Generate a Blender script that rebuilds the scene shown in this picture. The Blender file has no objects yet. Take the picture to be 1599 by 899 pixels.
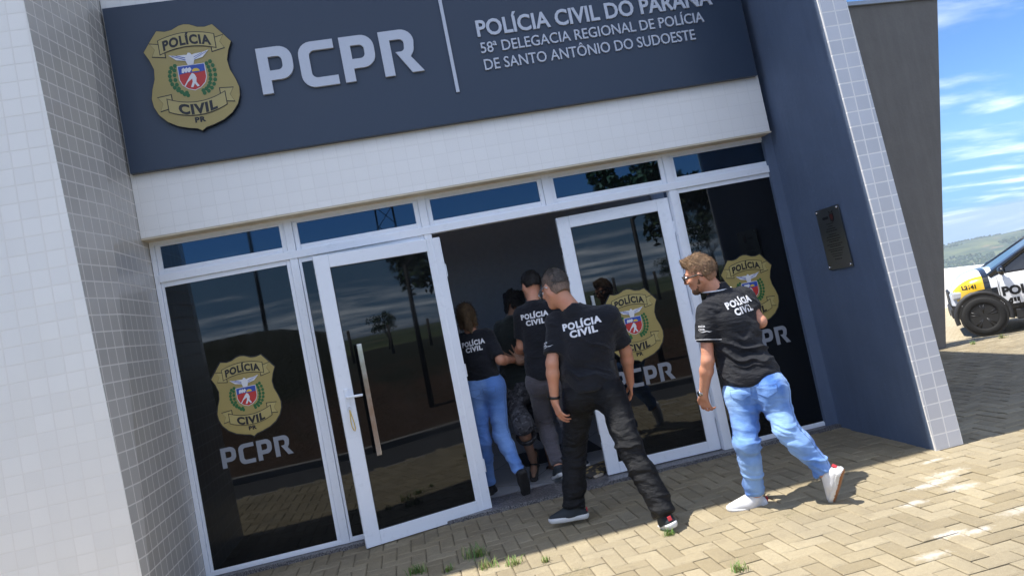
import bpy, bmesh, math, random
import numpy as np
from mathutils import Vector, Matrix
from mathutils.bvhtree import BVHTree
random.seed(7); RNG = np.random.RandomState(11)
SC = bpy.context.scene
COL = SC.collection
R_ = math.radians

# ------------------------------------------------------------------ camera, sky, sun, exposure
def camera():
    yaw, pitch, roll = R_(9.264), R_(3.141), R_(-11.386)
    fwd = Vector((math.sin(yaw)*math.cos(pitch), math.cos(yaw)*math.cos(pitch), math.sin(pitch)))
    right = Vector((math.cos(yaw), -math.sin(yaw), 0)); up = right.cross(fwd)
    c, s = math.cos(roll), math.sin(roll)
    r = right*c + up*s; u = up*c - right*s
    cd = bpy.data.cameras.new('camera'); co = bpy.data.objects.new('camera', cd); COL.objects.link(co)
    co.matrix_world = Matrix(((r.x, u.x, -fwd.x, 1.736), (r.y, u.y, -fwd.y, -5.715), (r.z, u.z, -fwd.z, 1.517), (0, 0, 0, 1)))
    cd.sensor_width = 36; cd.lens = 1135.38/1599*36
    cd.shift_x = -0.41/1599; cd.shift_y = -34.68/1599
    cd.clip_start = .05; cd.clip_end = 20000
    SC.camera = co
camera()
SUN_EL, SUN_BEHIND = 69.0, 0.6
W = bpy.data.worlds.new('World'); SC.world = W; W.use_nodes = True
def build_world():
    nt = W.node_tree; nt.nodes.clear(); N = nt.nodes.new; L = nt.links.new
    out = N('ShaderNodeOutputWorld'); bg = N('ShaderNodeBackground'); bg.inputs['Strength'].default_value = SKY
    sky = N('ShaderNodeTexSky'); sky.sky_type = 'NISHITA'; sky.sun_disc = False
    sky.sun_elevation = R_(SUN_EL); sky.sun_rotation = R_(-90); sky.air_density = 1.0; sky.dust_density = .15; sky.ozone_density = 2.5
    tc = N('ShaderNodeTexCoord'); sp = N('ShaderNodeSeparateXYZ'); L(tc.outputs['Generated'], sp.inputs[0])
    mx = N('ShaderNodeMath'); mx.operation = 'MAXIMUM'; mx.inputs[1].default_value = .10; L(sp.outputs['Z'], mx.inputs[0])
    cb = N('ShaderNodeCombineXYZ'); L(sp.outputs['X'], cb.inputs[0]); L(sp.outputs['Y'], cb.inputs[1]); L(mx.outputs[0], cb.inputs[2])
    L(cb.outputs[0], sky.inputs['Vector'])
    # clouds: direction projected on a flat layer
    ad = N('ShaderNodeMath'); ad.operation = 'ADD'; ad.inputs[1].default_value = .10; mz = N('ShaderNodeMath'); mz.operation = 'ABSOLUTE'; L(sp.outputs['Z'], mz.inputs[0]); L(mz.outputs[0], ad.inputs[0])
    dx = N('ShaderNodeMath'); dx.operation = 'DIVIDE'; L(sp.outputs['X'], dx.inputs[0]); L(ad.outputs[0], dx.inputs[1])
    dy = N('ShaderNodeMath'); dy.operation = 'DIVIDE'; L(sp.outputs['Y'], dy.inputs[0]); L(ad.outputs[0], dy.inputs[1])
    pv = N('ShaderNodeCombineXYZ'); L(dx.outputs[0], pv.inputs[0]); L(dy.outputs[0], pv.inputs[1])
    mp = N('ShaderNodeMapping'); mp.inputs['Scale'].default_value = (.75, 1.5, 1); mp.inputs['Rotation'].default_value = (0, 0, R_(-38)); mp.inputs['Location'].default_value = (.3, .9, 0); L(pv.outputs[0], mp.inputs[0])
    n1 = N('ShaderNodeTexNoise'); n1.inputs['Scale'].default_value = 1.35; n1.inputs['Detail'].default_value = 9; n1.inputs['Roughness'].default_value = .54; n1.inputs['Distortion'].default_value = .25
    L(mp.outputs[0], n1.inputs['Vector'])
    rp = N('ShaderNodeMapRange'); rp.interpolation_type = 'SMOOTHSTEP'
    rp.inputs['From Min'].default_value = .47; rp.inputs['From Max'].default_value = .90; rp.inputs['To Max'].default_value = .72; L(n1.outputs['Fac'], rp.inputs['Value'])
    hi = N('ShaderNodeMapRange'); hi.inputs['From Min'].default_value = -.5; hi.inputs['From Max'].default_value = .3; hi.inputs['To Min'].default_value = .33; hi.inputs['To Max'].default_value = .46; L(sp.outputs['Y'], hi.inputs['Value'])  # denser cloud added behind the camera, mostly unseen, as fill light
    cr = N('ShaderNodeFloatCurve'); cm = cr.mapping.curves[0]
    for i, (px, py) in enumerate(((0, 0), (.05, 0), (.09, .30), (.20, .30), (.28, -.0), (1, .0))):
        if i in (0, 5): q = cm.points[0 if i == 0 else -1]; q.location = (px, py)
        else: cm.points.new(px, py)
    for q in cm.points: q.handle_type = 'VECTOR'
    cr.mapping.update(); L(mz.outputs[0], cr.inputs['Value'])
    bk = N('ShaderNodeMapRange'); bk.inputs['From Min'].default_value = .0; bk.inputs['From Max'].default_value = -.3; L(sp.outputs['Y'], bk.inputs['Value'])
    zn = N('ShaderNodeMath'); zn.operation = 'MULTIPLY'; L(cr.outputs[0], zn.inputs[0]); L(bk.outputs[0], zn.inputs[1])
    th = N('ShaderNodeMath'); L(hi.outputs[0], th.inputs[0]); L(zn.outputs[0], th.inputs[1]); L(th.outputs[0], rp.inputs['From Min'])
    tint = N('ShaderNodeMix'); tint.data_type = 'RGBA'; tint.blend_type = 'MULTIPLY'; tint.inputs['Factor'].default_value = 1; tint.inputs['B'].default_value = (.37, .51, .70, 1); L(sky.outputs[0], tint.inputs['A'])
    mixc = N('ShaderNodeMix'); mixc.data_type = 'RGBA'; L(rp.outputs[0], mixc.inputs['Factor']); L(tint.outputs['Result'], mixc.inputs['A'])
    cb2 = N('ShaderNodeMapRange'); cb2.interpolation_type = 'SMOOTHSTEP'; cb2.inputs['From Min'].default_value = -.45; cb2.inputs['From Max'].default_value = .15; cb2.inputs['To Min'].default_value = 22; cb2.inputs['To Max'].default_value = 10.5; L(sp.outputs['Y'], cb2.inputs['Value'])  # clouds behind the camera made brighter to lift the shaded facade
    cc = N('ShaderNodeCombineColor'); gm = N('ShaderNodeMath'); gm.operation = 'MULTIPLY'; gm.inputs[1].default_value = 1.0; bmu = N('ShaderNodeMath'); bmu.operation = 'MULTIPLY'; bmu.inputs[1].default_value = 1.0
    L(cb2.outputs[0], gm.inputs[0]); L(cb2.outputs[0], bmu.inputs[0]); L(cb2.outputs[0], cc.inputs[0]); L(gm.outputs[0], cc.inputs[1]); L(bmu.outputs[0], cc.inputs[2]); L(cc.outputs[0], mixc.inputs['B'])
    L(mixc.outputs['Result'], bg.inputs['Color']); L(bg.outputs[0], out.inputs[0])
SKY = .12
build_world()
def sun():
    d = bpy.data.lights.new('sun', 'SUN'); d.energy = 3.9; d.angle = R_(.5); d.color = (1, .95, .86)
    o = bpy.data.objects.new('sun', d); COL.objects.link(o)
    az = R_(SUN_BEHIND); el = R_(SUN_EL)
    v = Vector((-math.cos(el)*math.cos(az), math.cos(el)*math.sin(az), math.sin(el)))
    o.rotation_euler = v.to_track_quat('Z', 'Y').to_euler(); o.location = v*30
sun()
SC.view_settings.view_transform = 'Standard'; SC.view_settings.look = 'None'; SC.view_settings.gamma = 1
SC.view_settings.use_curve_mapping = False; SC.view_settings.exposure = 1.12
SC.cycles.max_bounces = 7; SC.cycles.diffuse_bounces = 4; SC.cycles.glossy_bounces = 4; SC.cycles.transmission_bounces = 4
SC.cycles.caustics_reflective = False; SC.cycles.caustics_refractive = False
SC.cycles.use_denoising = True

# ------------------------------------------------------------------ helpers
def tag(o, label=None, cat=None, group=None, kind=None):
    if label: o['label'] = label
    if cat: o['category'] = cat
    if group: o['group'] = group
    if kind: o['kind'] = kind
    return o
def empty(name, loc=(0, 0, 0), rz=0):
    o = bpy.data.objects.new(name, None); COL.objects.link(o); o.location = loc; o.rotation_euler = (0, 0, rz); o.empty_display_size = .1
    return o
def link(name, me, mats, parent=None, smooth=False):
    o = bpy.data.objects.new(name, me); COL.objects.link(o)
    for m in (mats if isinstance(mats, (list, tuple)) else [mats]): me.materials.append(m)
    if parent: o.parent = parent
    if smooth: me.polygons.foreach_set('use_smooth', [True]*len(me.polygons))
    return o
class MB:
    """collects verts/faces of one mesh"""
    def __init__(s): s.v = []; s.f = []; s.m = []
    def add(s, vs, fs, mi=0):
        n = len(s.v); s.v += [tuple(v) for v in vs]; s.f += [tuple(i+n for i in f) for f in fs]; s.m += [mi]*len(fs); return s
    def box(s, x0, x1, y0, y1, z0, z1, mi=0, bev=0, M=None):
        bm = bmesh.new(); bmesh.ops.create_cube(bm, size=1)
        for v in bm.verts: v.co = Vector(((x0+x1)/2+v.co.x*(x1-x0), (y0+y1)/2+v.co.y*(y1-y0), (z0+z1)/2+v.co.z*(z1-z0)))
        if bev: bmesh.ops.bevel(bm, geom=bm.edges[:], offset=bev, segments=2, affect='EDGES', profile=.6)
        if M is not None: bmesh.ops.transform(bm, matrix=M, verts=bm.verts)
        bm.verts.index_update(); s.add([v.co[:] for v in bm.verts], [[v.index for v in f.verts] for f in bm.faces], mi); bm.free(); return s
    def tube(s, pts, r, n=8, mi=0, caps=True):
        pts = [Vector(p) for p in pts]; rs = r if isinstance(r, (list, tuple)) else [r]*len(pts); vs = []; fs = []
        prev = None
        for i, p in enumerate(pts):
            t = (pts[min(i+1, len(pts)-1)]-pts[max(i-1, 0)]).normalized()
            if prev is None: a = t.orthogonal().normalized()
            else: a = (prev-t*prev.dot(t)).normalized()
            prev = a; b = t.cross(a)
            for k in range(n):
                an = 2*math.pi*k/n; vs.append(p+(a*math.cos(an)+b*math.sin(an))*rs[i])
        for i in range(len(pts)-1):
            for k in range(n): fs.append((i*n+k, i*n+(k+1) % n, (i+1)*n+(k+1) % n, (i+1)*n+k))
        if caps: fs += [tuple(range(n-1, -1, -1)), tuple(range((len(pts)-1)*n, len(pts)*n))]
        return s.add(vs, fs, mi)
    def prism(s, poly, fn, d0, d1, mi=0):
        """extrude a 2D polygon; fn(u, v, d) -> point"""
        n = len(poly); vs = [fn(u, v, d0) for u, v in poly]+[fn(u, v, d1) for u, v in poly]
        fs = [tuple(range(n)), tuple(range(2*n-1, n-1, -1))]+[(i, i+n, (i+1) % n+n, (i+1) % n) for i in range(n)]
        return s.add(vs, fs, mi)
    def build(s, name, mats, parent=None, smooth=False, fix=True):
        me = bpy.data.meshes.new(name); me.from_pydata([tuple(map(float, v)) for v in s.v], [], s.f)
        me.polygons.foreach_set('material_index', s.m)
        if fix:
            bm = bmesh.new(); bm.from_mesh(me); bmesh.ops.recalc_face_normals(bm, faces=bm.faces); bm.to_mesh(me); bm.free()
        return link(name, me, mats, parent, smooth)

class NT:
    def __init__(s, name):
        s.m = bpy.data.materials.new(name); s.m.use_nodes = True; s.t = s.m.node_tree; s.p = s.t.nodes['Principled BSDF']; s.out = s.t.nodes['Material Output']
    def n(s, typ, **kw):
        nd = s.t.nodes.new('ShaderNode'+typ)
        for k, v in kw.items():
            if k in nd.inputs: nd.inputs[k].default_value = v
            else: setattr(nd, k, v)
        return nd
    def l(s, a, b): s.t.links.new(a, b)
    def math(s, op, a, b=0., clamp=False):
        nd = s.n('Math', operation=op); nd.use_clamp = clamp
        for i, x in enumerate((a, b)):
            if isinstance(x, (int, float)): nd.inputs[i].default_value = x
            else: s.l(x, nd.inputs[i])
        return nd.outputs[0]
    def mix(s, f, a, b, blend='MIX'):
        nd = s.n('Mix', data_type='RGBA', blend_type=blend)
        for k, x in (('Factor', f), ('A', a), ('B', b)):
            if isinstance(x, (int, float)): nd.inputs[k].default_value = x
            elif isinstance(x, (tuple, list)): nd.inputs[k].default_value = (*x[:3], 1)
            else: s.l(x, nd.inputs[k])
        return nd.outputs['Result']
    def rng(s, v, a, b, c=0., d=1.):
        nd = s.n('MapRange'); nd.inputs['From Min'].default_value = a; nd.inputs['From Max'].default_value = b; nd.inputs['To Min'].default_value = c; nd.inputs['To Max'].default_value = d
        s.l(v, nd.inputs['Value']); return nd.outputs[0]
    def pos(s): return s.n('NewGeometry').outputs['Position']
    def obj(s): return s.n('TexCoord').outputs['Object']
    def map(s, v, scale=(1, 1, 1), rot=(0, 0, 0)):
        nd = s.n('Mapping'); nd.inputs['Scale'].default_value = scale; nd.inputs['Rotation'].default_value = rot; s.l(v, nd.inputs[0]); return nd.outputs[0]
    def noise(s, v, scale, detail=4, rough=.55, dist=0.):
        nd = s.n('TexNoise', Scale=scale, Detail=detail, Roughness=rough, Distortion=dist); s.l(v, nd.inputs['Vector']); return nd.outputs['Fac']
    def bump(s, h, strength=.3, dist=.01, normal=None):
        nd = s.n('Bump', Strength=strength, Distance=dist); s.l(h, nd.inputs['Height'])
        if normal is not None: s.l(normal, nd.inputs['Normal'])
        s.l(nd.outputs[0], s.p.inputs['Normal']); return nd.outputs[0]
    def col(s, c):
        if isinstance(c, (tuple, list)): s.p.inputs['Base Color'].default_value = (*c[:3], 1)
        else: s.l(c, s.p.inputs['Base Color'])
    def set(s, **kw):
        for k, v in kw.items(): s.p.inputs[k.replace('_', ' ')].default_value = v
        return s
def plain(name, c, rough=.5, metal=0., var=.12, scale=18., bump=.05, spec=.5, coat=0.):
    """paint-like material with a slight procedural unevenness"""
    t = NT(name); v = t.pos(); n = t.noise(v, scale, 5)
    t.col(t.mix(n, tuple(x*(1-var) for x in c), tuple(min(1, x*(1+var)) for x in c)))
    t.set(Metallic=metal, Specular_IOR_Level=spec, Coat_Weight=coat)
    t.l(t.rng(n, .2, .8, max(.02, rough-.06), rough+.06), t.p.inputs['Roughness'])
    if bump: t.bump(t.noise(v, scale*6, 3), bump, .004)
    return t.m
def tiles(name, size, c, grout, rough=.22, gw=.006, var=.05, ou=0., oz=0., stain=.22):
    """square ceramic tiles with grout lines, laid on vertical faces along x or y"""
    t = NT(name); v = t.pos(); sp = t.n('SeparateXYZ'); t.l(v, sp.inputs[0])
    u = t.math('ADD', t.math('ADD', sp.outputs[0], sp.outputs[1]), ou+50*size); z = t.math('ADD', sp.outputs[2], oz+50*size)
    def line(a):
        fr = t.math('FRACT', t.math('DIVIDE', a, size)); d = t.math('ABSOLUTE', t.math('SUBTRACT', fr, .5))
        return t.rng(d, .5-gw/size*.5-.012, .5-gw/size*.5, 0, 1)
    g = t.math('MAXIMUM', line(u), line(z))
    cb = t.n('CombineXYZ'); t.l(t.math('FLOOR', t.math('DIVIDE', u, size)), cb.inputs[0]); t.l(t.math('FLOOR', t.math('DIVIDE', z, size)), cb.inputs[1])
    wn = t.n('TexWhiteNoise', noise_dimensions='2D'); t.l(cb.outputs[0], wn.inputs['Vector'])
    base = t.mix(wn.outputs['Value'], tuple(x*(1-var) for x in c), tuple(min(.9, x*(1+var)) for x in c))
    dirt = t.rng(t.noise(t.map(v, (1.5, 1.5, .5)), 1.7, 6), .42, .75, 0, stain)
    base = t.mix(dirt, base, tuple(x*.72 for x in c))
    t.col(t.mix(g, base, grout)); t.l(t.mix(g, (rough,)*3, (.8,)*3), t.p.inputs['Roughness'])
    h = t.math('SUBTRACT', t.math('MULTIPLY', t.noise(v, 9, 2), .25), g)
    bn = t.bump(h, .35, .0025)
    sb = t.n('VectorMath', operation='SUBTRACT'); t.l(wn.outputs['Color'], sb.inputs[0]); sb.inputs[1].default_value = (.5, .5, .5)
    scl = t.n('VectorMath', operation='SCALE'); t.l(sb.outputs[0], scl.inputs[0]); scl.inputs['Scale'].default_value = .018
    ad = t.n('VectorMath', operation='ADD'); t.l(bn, ad.inputs[0]); t.l(scl.outputs[0], ad.inputs[1]); nn = t.n('VectorMath', operation='NORMALIZE'); t.l(ad.outputs[0], nn.inputs[0]); t.l(nn.outputs[0], t.p.inputs['Normal']); return t.m

def vnoise(p, seed=0):
    """numpy value noise in -1..1"""
    p = np.asarray(p, float); i = np.floor(p).astype(np.int64); f = p-i; f = f*f*(3-2*f); o = 0
    for dx in (0, 1):
        for dy in (0, 1):
            for dz in (0, 1):
                h = ((i[:, 0]+dx)*374761393+(i[:, 1]+dy)*668265263+(i[:, 2]+dz)*2147483647+seed*144269) & 0xffffffff
                h = ((h ^ (h >> 13))*1274126177) & 0xffffffff; h = (h ^ (h >> 16)) & 0xffff
                w = (f[:, 0] if dx else 1-f[:, 0])*(f[:, 1] if dy else 1-f[:, 1])*(f[:, 2] if dz else 1-f[:, 2])
                o = o+w*h/32767.5
    return o-1

def text2d(s, size, bold=0., align='CENTER', spacing=1.0, sx=1.):
    """flat text as (verts2D, faces), bottom of the line at 0"""
    cu = bpy.data.curves.new('t', 'FONT'); cu.body = s; cu.size = size; cu.align_x = align; cu.offset = bold*size; cu.space_character = spacing; cu.resolution_u = 3
    o = bpy.data.objects.new('t', cu); COL.objects.link(o); dg = bpy.context.evaluated_depsgraph_get(); dg.update()
    me = o.evaluated_get(dg).to_mesh(); vs = [(v.co.x*sx, v.co.y) for v in me.vertices]; fs = [tuple(p.vertices) for p in me.polygons]
    o.evaluated_get(dg).to_mesh_clear(); bpy.data.objects.remove(o); bpy.data.curves.remove(cu)
    return vs, fs
def solid2d(vs, fs, fn, d0, d1):
    """give flat faces a thickness: returns verts, faces of a closed slab, fn(u,v,d)->point"""
    n = len(vs); V = [fn(u, v, d1) for u, v in vs]+[fn(u, v, d0) for u, v in vs]; Fc = [tuple(f) for f in fs]+[tuple(i+n for i in reversed(f)) for f in fs]
    cnt = {}
    for f in fs:
        for a, b in zip(f, f[1:]+f[:1]): cnt[(a, b)] = cnt.get((a, b), 0)+1
    for (a, b) in cnt:
        if (b, a) not in cnt: Fc.append((b, a, a+n, b+n))
    return V, Fc
def arc(cx, cy, r, a0, a1, n=7):
    return [(cx+r*math.cos(R_(a0+(a1-a0)*i/(n-1))), cy+r*math.sin(R_(a0+(a1-a0)*i/(n-1)))) for i in range(n)]
def glyph_loops(ch):
    if ch == 'P':
        return [[(0, 0), (.22, 0), (.22, .28)]+arc(.44, .56, .28, -90, 0)+arc(.44, .72, .28, 0, 90)+[(0, 1)],
                [(.22, .49), (.22, .79)]+arc(.40, .69, .10, 90, 0)+arc(.40, .59, .10, 0, -90)]
    if ch == 'C':
        return [[(.76, 0), (.76, .2)]+arc(.34, .32, .12, 270, 180)+arc(.34, .68, .12, 180, 90)+[(.76, .8), (.76, 1)]+arc(.28, .72, .28, 90, 180)+arc(.28, .28, .28, 180, 270)]
    if ch == 'R':
        return [[(0, 0), (.22, 0), (.22, .79)]+arc(.42, .69, .10, 90, 0)+arc(.42, .60, .09, 0, -90)+[(.31, .51), (.60, .02), (.86, .02), (.62, .38)]+arc(.46, .60, .26, -40, 0)+arc(.46, .72, .28, 0, 90)+[(0, 1)]]
def pcpr2d(h):
    """the four heavy square letters, as (verts2D, faces)"""
    V = []; F = []; x = 0
    for ch, w in (('P', .72), ('C', .76), ('P', .72), ('R', .86)):
        cu = bpy.data.curves.new('g', 'CURVE'); cu.dimensions = '2D'; cu.fill_mode = 'BOTH'
        for lp in glyph_loops(ch):
            sp = cu.splines.new('POLY'); sp.points.add(len(lp)-1); sp.use_cyclic_u = True
            for p, (a, b) in zip(sp.points, lp): p.co = (a, b, 0, 1)
        o = bpy.data.objects.new('g', cu); COL.objects.link(o); dg = bpy.context.evaluated_depsgraph_get(); dg.update()
        me = o.evaluated_get(dg).to_mesh(); n = len(V)
        bm = bmesh.new(); bm.from_mesh(me); bmesh.ops.remove_doubles(bm, verts=bm.verts, dist=1e-5)
        bmesh.ops.delete(bm, geom=[f for f in bm.faces if f.calc_area() < 1e-9], context='FACES_ONLY')
        bmesh.ops.recalc_face_normals(bm, faces=bm.faces)
        if sum(f.normal.z*f.calc_area() for f in bm.faces) < 0: bmesh.ops.reverse_faces(bm, faces=bm.faces)
        bm.verts.index_update()
        V += [((v.co.x+x)*h, v.co.y*h) for v in bm.verts]; F += [tuple(v.index+n for v in f.verts) for f in bm.faces]
        bm.free(); o.evaluated_get(dg).to_mesh_clear(); bpy.data.objects.remove(o); bpy.data.curves.remove(cu); x += w+.13
    return V, F, (x-.13)*h

# ------------------------------------------------------------------ materials of the place
M_ = {}
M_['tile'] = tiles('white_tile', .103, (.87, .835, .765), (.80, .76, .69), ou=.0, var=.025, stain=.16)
M_['tile_side'] = tiles('shaded_side_tile', .103, (.52, .495, .455), (.74, .71, .66), rough=.26, gw=.007)  # the pillar's tile again, its side-face shade put into a darker colour
M_['tile_band'] = tiles('band_tile', .103, (.86, .85, .82), (.81, .80, .77), rough=.3, gw=.004, var=.012, stain=.07)
M_['tile_fin'] = tiles('fin_tile', .103, (.62, .63, .66), (.84, .83, .81), rough=.22, gw=.008, ou=-5.066+1.19+.004)
M_['white_al'] = plain('white_aluminium', (.84, .875, .93), .3, var=.03, bump=.02)
M_['gasket'] = plain('black_gasket', (.015, .015, .015), .6)
M_['slate'] = None
def wall_paint(name, c, streak):
    t = NT(name); v = t.pos(); n = t.noise(v, 3.2, 8, .65); st = t.noise(t.map(v, (9, 9, .7)), 1.2, 6, .6)
    b = t.mix(n, tuple(x*.8 for x in c), tuple(x*1.18 for x in c)); b = t.mix(t.math('MULTIPLY', t.rng(st, .45, .8), streak), b, tuple(x*1.5 for x in c))
    spk = t.rng(t.noise(v, 55, 2), .70, .76, 0, .35); b = t.mix(spk, b, tuple(min(1, x*2.2) for x in c))
    t.col(b); t.set(Roughness=.72)
    h = t.math('ADD', t.noise(v, 160, 4, .7), t.math('MULTIPLY', t.noise(v, 22, 4), 1.2)); t.bump(h, .5, .006); return t.m
M_['slate'] = wall_paint('slate_blue_render', (.105, .145, .225), .25)
M_['rear'] = wall_paint('weathered_grey_render', (.138, .132, .122), .35)
M_['sign'] = plain('dark_blue_grey_panel', (.036, .054, .088), .36, var=.06, spec=.35, bump=.01, scale=3)
M_['letter'] = plain('brushed_letter_face', (.52, .56, .64), .34, var=.05, scale=30)
M_['gold'] = plain('old_gold_plate', (.36, .285, .095), .42, var=.07, scale=6, bump=.02)
M_['gold_hi'] = plain('gold_ribbon', (.42, .345, .13), .42, var=.05, scale=6)
M_['black'] = plain('black_print', (.008, .008, .009), .45)
M_['white_p'] = plain('white_print', (.72, .72, .74), .5, var=.04)
M_['maroon'] = plain('dark_red_enamel', (.10, .018, .015), .5); M_['red_p'] = plain('red_print', (.50, .035, .03), .5); M_['blue_p'] = plain('blue_print', (.03, .08, .38), .5); M_['green_p'] = plain('green_print', (.015, .12, .03), .5); M_['yellow_p'] = plain('yellow_print', (.75, .5, .06), .5)
M_['vinyl'] = plain('grey_vinyl_lettering', (.235, .255, .29), .5, var=.05)
def glass_mat(nm, ior, tint):
    t = NT(nm); v = t.pos()
    sm = t.noise(t.map(v, (1, 1, .5)), 3.5, 6, .7); t.col(t.mix(t.rng(sm, .45, .75), (.004, .0045, .005), (.009, .0095, .010))); t.l(t.rng(sm, .4, .8, .008, .06), t.p.inputs['Roughness']); t.p.inputs['Specular Tint'].default_value = (*tint, 1); t.set(IOR=ior, Specular_IOR_Level=.5)
    t.bump(t.noise(v, 1.6, 1), .010, .02); return t.m
M_['glass'] = glass_mat('dark_mirror_film_glass', 1.54, (.90, .95, 1)); M_['glass_top'] = glass_mat('sky_tinted_mirror_glass', 2.0, (.42, .70, 1))  # top panes: blue of the mirrored sky put into the glass tint
M_['steel'] = plain('polished_steel', (.62, .61, .60), .14, metal=1., var=.08, bump=.03)
M_['chrome'] = plain('satin_steel', (.5, .5, .5), .3, metal=1., var=.08)
def granite_mat():
    t = NT('speckled_granite'); v = t.pos(); a = t.noise(v, 90, 3, .7); b = t.noise(v, 240, 2)
    c = t.mix(t.rng(a, .42, .6), (.03, .03, .035), (.22, .21, .21)); c = t.mix(t.rng(b, .6, .7), c, (.4, .38, .37)); t.col(c); t.set(Roughness=.35); return t.m
M_['granite'] = granite_mat()

def ground_z(x, y):
    k = min(1., max(0., ((x-8)*.66+(y-2.2)*.75-.35)/3.2)); return -0.66*k*k*(3-2*k)

# ------------------------------------------------------------------ ground, paving, road
def paver_mat():
    t = NT('interlocking_pavers'); v = t.pos(); at = t.n('Attribute', attribute_name='tone'); tone = at.outputs['Fac']
    c = t.mix(tone, (.275, .225, .138), (.385, .325, .215))
    c = t.mix(t.rng(t.noise(v, 1.3, 6, .6), .42, .70, 0, .6), c, (.225, .195, .14)); c = t.mix(t.rng(t.noise(v, 5.5, 6, .7), .55, .70, 0, .45), c, (.19, .155, .105))
    c = t.mix(t.rng(t.noise(v, 46, 5, .75), .44, .72, 0, .42), c, (.22, .18, .12))
    c = t.mix(t.rng(t.noise(v, 190, 3, .8), .56, .72, 0, .55), c, (.58, .52, .40)); c = t.mix(t.rng(t.noise(v, 330, 2, .8), .58, .72, 0, .5), c, (.16, .13, .085))
    # dried cement and paint splashes on the floor
    spl = None
    for (x, y, rx, ry, a) in ((4.57, -1.73, .17, .05, 1.), (4.69, -1.70, .13, .05, .8), (4.66, -1.88, .14, .07, .7), (4.32, -1.93, .11, .05, .75), (3.92, -2.56, .12, .05, .7), (4.16, -2.40, .12, .045, 1.), (4.27, -2.44, .10, .04, .9), (4.90, -1.36, .14, .035, .75), (4.78, -1.62, .20, .06, .6), (5.3, -1.9, .25, .08, .6), (4.6, -2.35, .16, .06, .6), (4.45, -2.75, .2, .07, .7)):
        sb = t.n('VectorMath', operation='SUBTRACT'); t.l(v, sb.inputs[0]); sb.inputs[1].default_value = (x, y, 0)
        mp = t.map(sb.outputs[0], (1/rx, 1/ry, 0), (0, 0, .25)); ln = t.n('VectorMath', operation='LENGTH'); t.l(mp, ln.inputs[0])
        d = t.rng(t.math('ADD', ln.outputs['Value'], t.math('MULTIPLY', t.noise(v, 30, 6, .75), 2.25)), 1.30, 2.0, a*.62, 0)
        spl = d if spl is None else t.math('MAXIMUM', spl, d)
    c = t.mix(spl, c, (.72, .70, .66))
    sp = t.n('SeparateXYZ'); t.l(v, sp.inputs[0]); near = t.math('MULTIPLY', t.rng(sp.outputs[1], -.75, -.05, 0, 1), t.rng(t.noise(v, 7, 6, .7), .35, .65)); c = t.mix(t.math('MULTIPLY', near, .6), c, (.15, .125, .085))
    moss = t.rng(t.noise(v, 2.3, 4), .60, .72, 0, 1); c = t.mix(t.math('MULTIPLY', moss, t.rng(t.noise(v, 60, 3), .5, .62, 0, .5)), c, (.12, .115, .05))
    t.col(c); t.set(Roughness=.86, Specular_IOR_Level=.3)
    t.bump(t.math('ADD', t.noise(v, 230, 4, .7), t.math('MULTIPLY', t.noise(v, 28, 3), 1.5)), .8, .006); return t.m
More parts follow.
